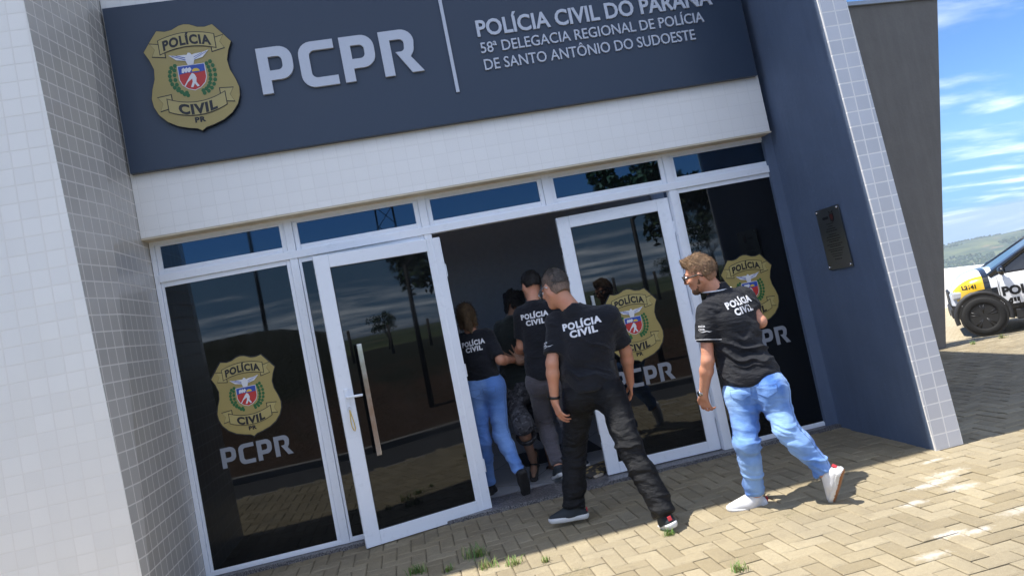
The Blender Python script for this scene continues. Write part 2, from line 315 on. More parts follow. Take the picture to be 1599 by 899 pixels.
def paving():
    s = .1; g = .0018; ch = .0085; V = []; F = []; T = []
    for j in range(-32, 62):
        for i in range(-26, 128):
            k = (i-j) % 4
            if k == 0: x0, x1, y0, y1 = i*s, (i+2)*s, j*s, (j+1)*s
            elif k == 2: x0, x1, y0, y1 = i*s, (i+1)*s, (j-1)*s, (j+1)*s
            else: continue
            if y1 < -2.95 or (y0 > -.07 and x0 < 5.1 and x0 > -2.4) or (y0 > -.9 and x0 < -.0): continue
            if y0 > 5.9: continue
            h = RNG.normal(0, .0011); tx, ty = RNG.normal(0, .011, 2); n = len(V)
            cx, cy = (x0+x1)/2, (y0+y1)/2; x0 += g+RNG.uniform(0, .0014); x1 -= g+RNG.uniform(0, .0014); y0 += g+RNG.uniform(0, .0014); y1 -= g+RNG.uniform(0, .0014)
            for (a, b, e, dz) in ((x0, y0, 1, 0), (x1, y0, 1, 0), (x1, y1, 1, 0), (x0, y1, 1, 0), (x0, y0, 0, -.0045), (x1, y0, 0, -.0045), (x1, y1, 0, -.0045), (x0, y1, 0, -.0045), (x0, y0, 0, -.02), (x1, y0, 0, -.02), (x1, y1, 0, -.02), (x0, y1, 0, -.02)):
                if e: a += ch if a < cx else -ch; b += ch if b < cy else -ch
                V.append((a, b, ground_z(a, b)+h+dz+(a-cx)*tx+(b-cy)*ty))
            F += [(n, n+1, n+2, n+3)]+[(n+4+q, n+4+(q+1) % 4, n+(q+1) % 4, n+q) for q in range(4)]+[(n+8+q, n+8+(q+1) % 4, n+4+(q+1) % 4, n+4+q) for q in range(4)]
            T += [float(np.clip(RNG.normal(.5, .36), 0, 1))]*12
    me = bpy.data.meshes.new('paving'); me.from_pydata(V, [], F); at = me.attributes.new('tone', 'FLOAT', 'POINT'); at.data.foreach_set('value', T)
    tag(link('paving', me, paver_mat()), 'beige interlocking paving bricks in a herringbone lay', None, None, 'structure')
    t = NT('joint_sand'); t.col(t.mix(t.noise(t.pos(), 30, 4), (.06, .05, .033), (.24, .195, .13))); t.set(Roughness=.95)
    def sheet(m, xs, ys, dz): n = len(xs); m.add([(x, y, ground_z(x, y)+dz) for y in ys for x in xs], [(j*n+i, j*n+i+1, (j+1)*n+i+1, (j+1)*n+i) for j in range(len(ys)-1) for i in range(n-1)]); return m
    m = sheet(MB(), np.arange(-4, 12.81, .4), np.arange(-3, 6.01, .4), -.0095)
    tag(m.build('paving_bed', t.m), 'sandy bed showing in the paving joints', None, None, 'structure')
    # farther yard in the same bricks, laid as a sheet
    t = NT('far_pavers'); br = t.n('TexBrick', Scale=5.); br.inputs['Color1'].default_value = (.36, .30, .20, 1); br.inputs['Color2'].default_value = (.42, .36, .25, 1); br.inputs['Mortar'].default_value = (.2, .17, .11, 1); br.inputs['Mortar Size'].default_value = .015
    t.l(t.pos(), br.inputs['Vector']); t.col(br.outputs['Color']); t.set(Roughness=.9)
    m = sheet(MB(), np.arange(7.2, 26.1, .6), np.arange(5.88, 16.1, .6), -.006); sheet(m, np.arange(12.78, 26, .6), np.arange(-3, 5.89, .555), -.006)
    tag(m.build('yard_paving', t.m), 'sunlit paved yard behind the parked patrol car', None, None, 'structure')
paving()

def terrain_z(x, y):
    d = math.hypot(x, y)
    z = -.75
    if y < -6: z = -1.0
    a = math.atan2(x, y)
    if d > 24 and abs(a) < 2.2:
        w = min(1, (2.2-abs(a))/.6)
        dd = min(d, 2100.); z += -.094*(dd-24)*w
        h = max(0, min(1, (d-2250)/1750)); hh = h*h*(3-2*h)
        r = 74+15*math.sin(a*9+.6)+8*math.sin(a*23+1.4)+5*math.sin(a*47)+70*(a-.72)
        z += hh*r*w
        if d > 4000: z -= (d-4000)*.05*w
        z += 5*math.sin(x*.006+1)*math.sin(y*.005)*min(1, max(0, d-300)/900)*w
    return z
def terrain():
    t = NT('hillside'); v = t.pos(); n = t.noise(v, .006, 8, .62); n2 = t.noise(v, .03, 5, .6)
    c = t.mix(t.rng(n, .40, .60), (.030, .060, .018), (.13, .15, .045)); c = t.mix(t.rng(n2, .5, .66, 0, .75), c, (.018, .040, .014)); c = t.mix(t.rng(t.noise(v, .011, 3), .62, .68, 0, .8), c, (.23, .17, .09))
    near = t.n('VectorMath', operation='LENGTH'); t.l(v, near.inputs[0]); soil = t.mix(t.noise(v, .9, 6), (.20, .10, .05), (.12, .11, .05))
    c = t.mix(t.rng(near.outputs['Value'], 30, 120), soil, c); t.col(c); t.set(Roughness=.95)
    rad = [0, 8, 14, 20, 24, 30, 45, 60, 80, 110, 150, 200, 270, 350, 450, 560, 680, 800, 950, 1100, 1300, 1500, 1650, 1800, 1950, 2100, 2250, 2350, 2450, 2550, 2650, 2750, 2850, 2950, 3050, 3150, 3300, 3450, 3600, 3700, 3800, 3900, 4000, 4200, 5000, 7000]
    na = 360; V = [(0, 0, -.75)]; F = []
    for r in rad[1:]:
        for k in range(na):
            a = 2*math.pi*k/na; x, y = r*math.sin(a), r*math.cos(a); V.append((x, y, terrain_z(x, y)))
    for k in range(na): F.append((0, 1+(k+1) % na, 1+k))
    for i in range(len(rad)-2):
        for k in range(na):
            a, b = 1+i*na+k, 1+i*na+(k+1) % na; F.append((a, b, b+na, a+na))
    tag(MB().add(V, F).build('ground', t.m, smooth=True), 'green valley and wooded hills falling away beyond the yard', None, None, 'structure')
terrain()
BY = [-7.7, -8.6, -9.6, -10.6, -11.6, -12.6, -14, -18, -26, -40]; BZ = [-.58, -.50, -.12, .22, .50, .70, .84, .88, .8, .5]
def bank_z(y): return float(np.interp(-y, [-v for v in BY], BZ))
def road():
    t = NT('asphalt'); v = t.pos(); t.col(t.mix(t.noise(v, 120, 3, .7), (.028, .028, .03), (.075, .073, .07))); t.set(Roughness=.85); t.bump(t.noise(v, 220, 2), .6, .006)
    m = MB(); m.add([(-60, -7.6, -.56), (60, -7.6, -.56), (60, -3.0, -.03), (-60, -3.0, -.03)], [(0, 1, 2, 3)]); tag(m.build('road', t.m), 'asphalt street in front of the station', None, None, 'structure')
    k = MB(); k.box(-60, 60, -7.75, -7.6, -.8, -.44, bev=.015); tag(k.build('kerb', plain('concrete_kerb', (.33, .31, .28), .85, var=.2, scale=5)), 'concrete kerb along the far side of the street', None, None, 'structure')
    m = MB(); m.box(-4, 14, -3.05, -2.95, -.2, -.004, bev=.008); tag(m.build('paving_edge', bpy.data.materials['concrete_kerb']), 'flush concrete edging between paving and street', None, None, 'structure')
    t = NT('red_earth'); v = t.pos(); c = t.mix(t.noise(v, 1.6, 8, .65), (.040, .022, .012), (.14, .078, .04)); hh = t.n('SeparateXYZ'); t.l(v, hh.inputs[0]); c = t.mix(t.rng(t.math('ADD', t.noise(v, .9, 5), t.math('MULTIPLY', hh.outputs[2], .45)), .52, .80, 0, .9), c, (.020, .028, .010)); t.col(c); t.set(Roughness=.95); t.bump(t.noise(v, 9, 6, .7), 1., .08)
    m = MB(); xs = np.linspace(-60, 60, 121); ys = [-7.7, -8.6, -9.6, -10.6, -11.6, -12.6, -14, -18, -26, -40]; zz = BZ; V = []
    nz = vnoise(np.array([(x*.7, y*.9, 0) for y in ys for x in xs]))
    q = 0
    for y, z in zip(ys, zz):
        for x in xs: k = min(1, max(0, (1.8-x)/4)); V.append((x, y, z+1.35*k*k*(3-2*k)*min(1, max(0, (-y-9)/4))+.07*nz[q]*(1 if y < -8 else .2))); q += 1
    n = len(xs); m.add(V, [(j*n+i+1, j*n+i, (j+1)*n+i, (j+1)*n+i+1) for j in range(len(ys)-1) for i in range(n-1)])
    tag(m.build('earth_bank', t.m, smooth=True), 'bare red earth bank across the street', None, None, 'structure')
road()

# ------------------------------------------------------------------ the police station
ST = empty('police_station', (2.5, 0, 0)); tag(ST, 'white tiled police station front with slanted dark side wall and glazed entrance', 'building')
INV = Matrix.Translation((-2.5, 0, 0))
def spart(mb, name, mats, parent=None, smooth=False, label=None, fix=True):
    """a part of the station, built in world coordinates"""
    p = parent or ST; o = mb.build(name, mats, None, smooth, fix); o.parent = p
    bpy.context.view_layer.update(); o.matrix_parent_inverse = p.matrix_world.inverted()
    if label: o['label'] = label
    return o
FY, LY = -1.195, -1.13       # front planes of the slanted fin and of the tiled pillar
TOP = 6.9
def lean(z): return -.034*z
def shell():
    m = MB(); y1 = 3.2     # left tiled pillar, its edge leaning a little outwards
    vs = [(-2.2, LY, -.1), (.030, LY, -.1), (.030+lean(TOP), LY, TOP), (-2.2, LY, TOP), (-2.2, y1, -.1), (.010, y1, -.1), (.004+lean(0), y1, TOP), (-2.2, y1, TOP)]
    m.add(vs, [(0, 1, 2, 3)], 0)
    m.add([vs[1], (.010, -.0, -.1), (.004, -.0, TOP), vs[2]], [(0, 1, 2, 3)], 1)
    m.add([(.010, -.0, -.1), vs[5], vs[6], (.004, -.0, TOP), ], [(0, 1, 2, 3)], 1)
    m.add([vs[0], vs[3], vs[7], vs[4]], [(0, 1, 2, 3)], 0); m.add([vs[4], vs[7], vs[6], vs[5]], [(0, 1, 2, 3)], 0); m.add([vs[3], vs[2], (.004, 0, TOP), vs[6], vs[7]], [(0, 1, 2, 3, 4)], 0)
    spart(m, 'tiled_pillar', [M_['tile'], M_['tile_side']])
    m = MB(); m.box(.012, 5.005, -.15, -.02, 2.525, TOP-.3, bev=.004); spart(m, 'header_band', M_['tile_band'])
    m = MB(); m.box(.012, 5.015, -.148, .10, 2.512, 2.524); spart(m, 'header_soffit', plain('bounce_tinted_soffit', (.62, .55, .42), .7))  # warm bounce light from the ground put into the soffit's colour
    # slanted side wall at the right, dark paint inside, tiled along its front edge
    m = MB(); x0, x1 = 5.066, 5.275
    P = lambda x, y, z: (x+lean(z)*(1 if y < -.5 else 0)*1.0, y, z)
    nz = 16; vs = []
    for i in range(nz+1):
        z = -.1+(TOP+.1)*i/nz; k = z/TOP; vs += [P(x0, FY+.004, z), P(x1, FY+.004, z), (x1-.1*k, 2.6, z), (5.11-.08*k, 2.6, z), (5.11-.08*k, 0, z)]
    m.add(vs, [(i*5+q, i*5+(q+1) % 5, i*5+5+(q+1) % 5, i*5+5+q) for i in range(nz) for q in range(5)]+[tuple(nz*5+q for q in range(5))], 0)
    fin = spart(m, 'side_wall', M_['slate'], label='dark slate blue rendered side wall')
    m = MB(); m.add([P(x0-.002, FY, 0), P(x1+.002, FY, 0), P(x1+.002, FY, TOP), P(x0-.002, FY, TOP), P(x0-.002, FY+.016, 0), P(x1+.002, FY+.016, 0), P(x1+.002, FY+.016, TOP), P(x0-.002, FY+.016, TOP)], [(0, 1, 2, 3), (0, 4, 5, 1), (1, 5, 6, 2), (4, 0, 3, 7), (3, 2, 6, 7), (5, 4, 7, 6)])
    spart(m, 'tile_edge', M_['tile_fin'], fin)
    # roof slab of the portal
    m = MB(); m.box(-2.2, 5.17, LY, 3.2, TOP, TOP+.12, bev=.01); m.box(.01, 5.03, LY+.3, 3.2, TOP-.3, TOP-.004); spart(m, 'roof_slab', M_['tile_band'])
    # rear wall with slanted end
    m = MB(); pr = [(5.29, -.1), (8.005, -.1), (9.02, 4.25), (5.29, 4.42)]; m.prism(pr, lambda u, v, d: (u, d, v), 2.235, 2.50); spart(m, 'rear_wall', M_['rear'], label='weathered grey rear wall with slanted end')
    m = MB(); m.prism([(5.28, 4.425), (9.06, 4.252), (9.07, 4.30), (5.28, 4.475)], lambda u, v, d: (u, d, v), 2.20, 2.53); spart(m, 'coping', plain('blue_grey_coping', (.30, .36, .45), .4))
    # the hall inside
    m = MB(); m.add([(0, .3005, .0275), (5.1, .3005, .0275), (5.1, 3.1, .0275), (0, 3.1, .0275)], [(0, 1, 2, 3)])
    t = NT('hall_floor_tiles'); br = t.n('TexBrick', Scale=1.0, offset=0.); br.inputs['Color1'].default_value = (.42, .43, .44, 1); br.inputs['Color2'].default_value = (.38, .39, .41, 1); br.inputs['Mortar'].default_value = (.2, .2, .2, 1); br.inputs['Mortar Size'].default_value = .004; br.inputs['Brick Width'].default_value = .6; br.inputs['Row Height'].default_value = .6
    t.l(t.map(t.pos(), (1, 1, 1), (0, 0, .6)), br.inputs['Vector']); t.col(br.outputs['Color']); t.set(Roughness=.25); spart(m, 'hall_floor', t.m)
    m = MB(); m.add([(.012, 3.1, 0), (5.1, 3.1, 0), (5.1, 3.1, 2.62), (.012, 3.1, 2.62)], [(0, 1, 2, 3)]); m.add([(5.1, .1, 0), (5.1, 3.1, 0), (5.1, 3.1, 3.2), (5.1, .1, 3.2)], [(0, 1, 2, 3)]); m.add([(.014, .1, 0), (.014, 3.1, 0), (.014, 3.1, 3.2), (.014, .1, 3.2)], [(0, 3, 2, 1)])  # back wall stops low: gap under the ceiling added to light the hall
    m.add([(.012, -.0, 3.2), (5.1, -.0, 3.2), (5.1, 3.1, 3.2), (.012, 3.1, 3.2)], [(0, 3, 2, 1)]); spart(m, 'hall_walls', plain('blue_grey_hall_paint', (.60, .64, .70), .6), fix=False)
    m = MB(); m.box(5.0, 5.11, -.02, .09, -.1, 2.6); m.box(.012, 5.1, .06, .095, 2.51, 3.3); m.box(5.0, 5.12, -.02, .2, 2.6, TOP-.3); spart(m, 'jamb_wall', M_['slate'])
    m = MB(); m.box(.02, 5.10, -.065, .30, -.02, .028, bev=.004); spart(m, 'granite_sill', M_['granite'])
    m = MB(); m.box(2.60, 3.35, 1.1, 1.75, .0285, .034, bev=.001); spart(m, 'floor_mat_inlay', plain('charcoal_carpet', (.03, .032, .036), .95))
shell()

# ------------------------------------------------------------------ emblem
def emblem(h, back=False):
    """gold shield badge with ribbons, arms and lettering; local x right, z up, y towards the viewer is negative.
    Returns MB with materials: 0 gold 1 ribbon 2 black 3 white 4 red 5 blue 6 green 7 yellow"""
    s = h/2.62; st = .0012; b = MB()
    half = [(0, 2.62), (.12, 2.60), (.3, 2.515), (.46, 2.495), (.64, 2.535), (.8, 2.33), (1, 2.06), (.905, 1.86), (.835, 1.62), (.86, 1.38), (.945, 1.15), (1.0, .92), (.98, .72), (.9, .52), (.74, .33), (.52, .19), (.28, .11), (.10, .07), (0, 0)]
    ol = half+[(-x, z) for x, z in half[-2:0:-1]]
    fl = lambda lay: (lambda u, v, d: (u*s, -lay*st-d, v*s))
    if back: b.prism([(x*1.035, (z-1.31)*1.03+1.31) for x, z in ol], fl(.3), 0, .0004, 2); b.prism(ol, fl(1), 0, .0006, 0)
    else: b.prism([(x*1.012, (z-1.31)*1.01+1.31) for x, z in ol], lambda u, v, d: (u*s, d, v*s), .0, .028, 2); b.prism(ol, fl(1), -.0008, .0006, 0)
    def flat(poly, lay, mi): b.prism(poly, fl(lay), 0, .0005, mi)
    def ribbon(zt, zb, cv, hw, sg):
        n = 13; xs = [hw*(2*i/(n-1)-1) for i in range(n)]
        def band(g, lay, mi):
            w = hw+g; ps = [w*(2*i/(n-1)-1) for i in range(n)]
            for i in range(n-1):
                a, c = ps[i], ps[i+1]; q = lambda x, z: z+cv*(x/hw)**2
                flat([(a, q(a, zb-g)), (c, q(c, zb-g)), (c, q(c, zt+g)), (a, q(a, zt+g))], lay, mi)
        for k in (-1, 1):
            y0 = (zt+zb)/2+cv-.10*sg
            tl = [(k*(hw-.12), y0-.17), (k*(hw+.20), y0-.17+.06*sg), (k*(hw+.11), y0+.02+.05*sg), (k*(hw+.22), y0+.19+.05*sg), (k*(hw-.12), y0+.17)]
            flat(tl if k > 0 else tl[::-1], 2.2, 2)
            cx = sum(p[0] for p in tl)/5; cz = sum(p[1] for p in tl)/5
            t2 = [(cx+(x-cx)*.87, cz+(z-cz)*.87) for x, z in tl]; flat(t2 if k > 0 else t2[::-1], 3.2, 1)
        band(.014, 4.2, 2); band(-.006, 5.2, 1)
    ribbon(2.41, 2.07, -.12, .64, 1); ribbon(.70, .385, .16, .66, -1)
    def word(tx, zc, hh, wid, cv, lay=6.4, mi=2, bold=.045):
        vs, fs = text2d(tx, 1.0, bold, 'CENTER', 1.12); x0 = min(v[0] for v in vs); x1 = max(v[0] for v in vs); y1 = max(v[1] for v in text2d('I', 1.0, bold)[0])
        V = []
        for x, y in vs:
            u = ((x-x0)/(x1-x0)-.5)*wid; V.append((u, zc+(y/y1-.5)*hh+cv*(u/.64)**2))
        Vs, Fs = solid2d(V, fs, fl(lay), 0, .0005); b.add(Vs, Fs, mi)
    word('POLÍCIA', 2.235, .225, 1.10, -.12); word('CIVIL', .535, .235, .88, .15, bold=.05); word('PR', .275, .125, .25, 0, bold=.05, lay=2.5)
    # arms: small blue and red shield, sun, pines, sower, white bird above, branches either side
    arm = [(-.30, 1.60), (.30, 1.60), (.30, 1.28), (.25, 1.15), (.14, 1.05), (0, 1.0), (-.14, 1.05), (-.25, 1.15), (-.30, 1.28)]
    flat([(x*1.06, 1.3+(z-1.3)*1.06) for x, z in arm][::-1], 2.5, 3); flat(arm[::-1], 3.5, 4); flat([(-.30, 1.60), (-.30, 1.405), (-.1, 1.43), (.1, 1.405), (.30, 1.43), (.30, 1.60)], 4.5, 5)
    flat([(.09+.09*math.cos(a), 1.44+.075*math.sin(a)) for a in [math.pi*i/8 for i in range(9)]], 5.5, 7)
    for k in (-.19, -.12, -.05): flat([(k-.04, 1.44), (k, 1.43), (k+.05, 1.5), (k+.02, 1.56), (k-.03, 1.53)], 5.5+k, 3)
    flat([(-.05, 1.36), (.0, 1.41), (.05, 1.37), (.08, 1.28), (.06, 1.18), (.12, 1.08), (.07, 1.06), (.02, 1.15), (-.03, 1.06), (-.08, 1.07), (-.02, 1.2), (-.02, 1.27), (-.13, 1.2), (-.2, 1.1), (-.22, 1.12), (-.12, 1.26)], 5.5, 3)
    flat([(0, 1.60), (-.07, 1.62), (-.10, 1.72), (-.30, 1.76), (-.46, 1.90), (-.30, 1.87), (-.12, 1.87), (-.05, 1.86), (-.02, 1.91), (.03, 1.90), (.06, 1.85), (.13, 1.87), (.30, 1.88), (.46, 1.92), (.30, 1.76), (.10, 1.72), (.07, 1.62)], 5.5, 3)
    for a, c in (((-.10, 1.73), (-.40, 1.87)), ((.10, 1.73), (.40, 1.88)), ((-.1, 1.78), (-.3, 1.86)), ((.1, 1.78), (.3, 1.86))):
        flat([a, (a[0]+.008, a[1]+.018), (c[0]+.008, c[1]+.012), c], 6.4, 5)
    for k in (-1, 1):
        for i in range(9):
            a = -80+i*14.5; cx = k*(.10+.36*math.cos(R_(a))**.8 if math.cos(R_(a)) > 0 else .1); cz = 1.34+.44*math.sin(R_(a))
            for o in (-.055, .055):
                px, pz = cx+o*math.cos(R_(a))*1., cz+o*math.sin(R_(a))*.6+abs(o)*.3
                flat([(px+.048*math.cos(R_(q)), pz+.055*math.sin(R_(q))) for q in range(0, 360, 60)], 2.2+.13*i+(.06 if o > 0 else 0), 6)
    return b
EMATS = lambda: [M_[k] for k in ('gold', 'gold_hi', 'black', 'white_p', 'red_p', 'blue_p', 'green_p', 'yellow_p')]
def move(b, M):
    b.v = [tuple(M @ Vector(v)) for v in b.v]; return b

# ------------------------------------------------------------------ storefront
def frame_rect(m, x0, x1, z0, z1, wl, wr, wb, wt, y0, y1, bev=.003, M=None, mi=0):
    m.box(x0, x0+wl, y0, y1, z0, z1, mi, bev, M); m.box(x1-wr, x1, y0, y1, z0, z1, mi, bev, M)
    m.box(x0+wl+.0005, x1-wr-.0005, y0+.0004, y1-.0004, z0, z0+wb, mi, bev, M); m.box(x0+wl+.0005, x1-wr-.0005, y0+.0004, y1-.0004, z1-wt, z1, mi, bev, M)
def decal_pcpr(x, z, w, y, M=None):
    V, F, wid = pcpr2d(1.); k = w/wid
    o = MB()
    for grow, lay, mi in ((.03, .0006, 0), (0, .0016, 1)):
        cx = wid/2; Vv = [((u-cx)*(1+grow*.35)+cx, (v-.5)*(1+grow*1.2)+.5) for u, v in V]
        a, b = solid2d(Vv, F, lambda u, v, d: (x+u*k, y-lay-d, z+v*k), 0, .0005); o.add(a, b, mi)
    if M is not None: move(o, M)
    return o
XM = [0.012, 1.02, 2.055, 3.071, 4.118, 5.095]
def storefront():
    m = MB(); Y0, Y1 = 0., .07
    m.box(.012, .046, Y0, Y1, .03, 2.516, 0, .003); m.box(5.058, 5.095, Y0, Y1, .03, 2.516, 0, .003)
    for i in (1, 2, 4): m.box(XM[i]-.03, XM[i]+.03, Y0-.004, Y1, .03, 2.516, 0, .003)
    m.box(XM[3]-.03, XM[3]+.03, Y0-.004, Y1, 2.2625, 2.516, 0, .003)
    for a in range(5):
        l = XM[a]+(.0345 if a == 0 else .0305); r = XM[a+1]-(.0375 if a == 4 else .0305)
        m.box(l, r, Y0, Y1, 2.485, 2.516, 0, .003)
    m.box(.046+.0005, 5.0575, -.012, Y1-.002, 2.203, 2.262, 0, .003)
    for a in (0, 1, 4):
        l = XM[a]+(.0345 if a == 0 else .0305); r = XM[a+1]-(.0375 if a == 4 else .0305); m.box(l, r, Y0, Y1, .03, .058, 0, .003)
    spart(m, 'window_frame', M_['white_al'])
    names = ['dark transom pane over the leftmost fixed window', 'dark transom pane second from left', 'dark transom pane over the open doorway', 'dark transom pane over the right door leaf', 'dark transom pane at the right end']
    for a in range(5):      # transom windows
        l = XM[a]+(.036 if a == 0 else .032); r = XM[a+1]-(.039 if a == 4 else .032)
        f = MB(); frame_rect(f, l, r, 2.2635, 2.484, .036, .036, .040, .012, .010, .055, .002); fo = spart(f, 'transom_window', M_['white_al'], label=names[a])
        g = MB(); g.box(l+.036, r-.036, .022, .030, 2.3035, 2.472); spart(g, 'glass_pane', M_['glass_top'], fo)
    for a, nm in ((0, 'fixed window with police badge left of the doors'), (1, 'plain fixed window behind the left door leaf'), (4, 'fixed window with police badge right of the doors')):
        l = XM[a]+(.036 if a == 0 else .032); r = XM[a+1]-(.039 if a == 4 else .032)
        f = MB(); frame_rect(f, l, r, .0585, 2.2025, .020, .028, .006, .036, .008, .06, .002); fo = spart(f, 'fixed_window', M_['white_al'], label=nm)
        g = MB(); g.box(l+.020, r-.028, .018, .026, .0645, 2.1665); spart(g, 'glass_pane', M_['glass'], fo)
        if a != 1:
            cx = .508 if a == 0 else 4.615
            spart(move(emblem(.60, True), Matrix.Translation((cx, .0172, .955))), 'police_badge', EMATS(), fo)
            spart(decal_pcpr(cx-.256, .765, .512, .0172), 'badge_lettering', [M_['black'], M_['vinyl']], fo)
def door(u0, ax, ay, bx, by, z0, z1, fr, name, label, badge):
    """leaf from (ax, ay) to (bx, by); local x along the leaf, local y towards the inside"""
    L = math.hypot(bx-ax, by-ay); an = math.atan2(by-ay, bx-ax); M = Matrix.Translation((ax, ay, 0)) @ Matrix.Rotation(an, 4, 'Z')
    f = MB(); frame_rect(f, 0, L, z0, z1, *fr, 0., .045, .004, M)
    fo = spart(f, name, M_['white_al'], label=label)
    g = MB(); g.box(fr[0], L-fr[1], .012, .022, z0+fr[2], z1-fr[3], 0, 0, M); spart(g, 'glass_pane', M_['glass'], fo)
    g = MB()
    for q in ((fr[0], fr[0]+.006, z0+fr[2], z1-fr[3]), (L-fr[1]-.006, L-fr[1], z0+fr[2], z1-fr[3]), (fr[0]+.006, L-fr[1]-.006, z0+fr[2], z0+fr[2]+.006), (fr[0]+.006, L-fr[1]-.006, z1-fr[3]-.006, z1-fr[3])): g.box(q[0], q[1], .0095, .0118, q[2], q[3], 0, 0, M)
    spart(g, 'gasket', M_['gasket'], fo)
    return fo, M, L
storefront()
LD, LM, LL = door(0, 1.18, -.195, 2.144, .012, .008, 2.168, (.110, .112, .102, .098), 'door', 'left door leaf swung outwards with steel pull bar', False)
RD, RM, RL = door(0, 3.115, .086, 4.082, .048, .034, 2.155, (.105, .105, .085, .098), 'door', 'right door leaf with police badge', True)
def hardware():
    b = MB(); b.box(.185, .222, -.075, -.060, .645, 1.470, 0, .004, LM)
    for z in (.75, 1.36): b.tube([LM @ Vector((.203, -.061, z)), LM @ Vector((.203, .012, z))], .009, 10)
    spart(b, 'pull_bar', M_['steel'], LD)
    b = MB(); b.box(.042, .072, -.009, -.0005, 1.00, 1.165, 0, .003, LM); b.tube([LM @ Vector(p) for p in ((.057, -.006, 1.105), (.057, -.045, 1.105), (.075, -.052, 1.105), (.165, -.052, 1.100))], .0095, 10); b.tube([LM @ Vector((.057, -.002, 1.03)), LM @ Vector((.057, -.014, 1.03))], .010, 10)
    spart(b, 'lever_handle', M_['white_al'], LD)
    for z in (.35, 1.1, 1.9): b = MB(); b.tube([LM @ Vector((LL+.006, .02, z-.05)), LM @ Vector((LL+.006, .02, z+.05))], .009, 10); spart(b, 'hinge', M_['white_al'], LD)
    b = MB(); b.box(.150, .178, -.010, .012, 1.385, 1.475, 0, .003, RM); spart(b, 'pull_handle', M_['chrome'], RD)
    for z in ((.98, 1.16), (.30, .36), (1.85, 1.91)): b = MB(); b.box(-.003, -.0006, .012, .034, *z, 0, 0, RM); spart(b, 'lock_plate', M_['gasket'], RD)
    for z in (.35, 1.1, 1.9): b = MB(); b.tube([RM @ Vector((RL+.008, .004, z-.05)), RM @ Vector((RL+.008, .004, z+.05))], .009, 10); spart(b, 'hinge', M_['white_al'], RD)
    spart(move(emblem(.60, True), RM @ Matrix.Translation((.462, .0108, .868))), 'police_badge', EMATS(), RD)
    spart(decal_pcpr(.462-.256, .672, .512, .0108, RM), 'badge_lettering', [M_['black'], M_['vinyl']], RD)
    # keys left in the lock
    k = empty('key_ring', LM @ Vector((.057, -.03, 1.03))); tag(k, 'keys with a yellow ribbon hanging from the left door lock', 'keys')
    b = MB(); b.tube([LM @ Vector((.057, -.006, 1.03)), LM @ Vector((.057, -.034, 1.03))], .003, 6); b.tube([LM @ Vector((.057+.011*math.cos(a), -.034, 1.022+.011*math.sin(a))) for a in [2*math.pi*i/10 for i in range(11)]], .0012, 5); b.box(.051, .063, -.036, -.033, .965, 1.012, 0, .001, LM)
    o = spart(b, 'key', M_['chrome'], k)
    b = MB(); pts = [(.057, 1.012), (.053, .97), (.050, .93), (.052, .89), (.060, .862), (.068, .855), (.074, .872), (.072, .91), (.066, .95), (.058, 1.005)]
    b.tube([LM @ Vector((u, -.034-.004*math.sin(i), z)) for i, (u, z) in enumerate(pts)], .0042, 6); spart(b, 'ribbon', plain('yellow_ribbon', (.62, .45, .13), .8), k)
hardware()

# ------------------------------------------------------------------ sign board
def sign_board():
    S = empty('sign_board', (2.5, -.17, 3.6)); tag(S, 'long dark blue sign board with raised grey letters and gold badge above the entrance', 'sign')
    z0, z1, y = 2.992, 4.232, -.205
    m = MB(); m.box(.034, 4.972, y, -.1515, z0, z1, 0, .003); spart(m, 'panel', M_['sign'], S)
    spart(move(emblem(.805), Matrix.Translation((.582, y-.031, 3.218))), 'police_badge', EMATS(), S)
    V, F, wid = pcpr2d(1.); k = 1.215/wid; b = MB(); sh = lambda u, v, d: (1.048+u*k, y-d, 3.420+v*k)
    a, f = solid2d(V, F, sh, .0, .022); b.add(a, f); o = spart(b, 'raised_letters', M_['letter'], S)
    m = MB(); m.box(2.472, 2.498, y-.016, y-.0002, 3.222, 3.985, 0, .002); spart(m, 'divider_bar', M_['letter'], S)
    for tx, x0, x1, zb, hh, bold in (('POLÍCIA CIVIL DO PARANÁ', 2.724, 4.713, 3.637, .127, .022), ('58ª DELEGACIA REGIONAL DE POLÍCIA', 2.727, 4.608, 3.500, .083, .004), ('DE SANTO ANTÔNIO DO SUDOESTE', 2.731, 4.502, 3.363, .085, .004)):
        vs, fs = text2d(tx, 1., bold, 'LEFT'); a0 = min(v[0] for v in vs); a1 = max(v[0] for v in vs); hI = max(v[1] for v in text2d('I', 1., bold)[0])
        q = [(x0+(u-a0)/(a1-a0)*(x1-x0), zb+v/hI*hh) for u, v in vs]; b = MB(); Vs, Fs = solid2d(q, fs, lambda u, v, d: (u, y-d, v), 0, .013); b.add(Vs, Fs); spart(b, 'raised_lettering', M_['letter'], S)
sign_board()

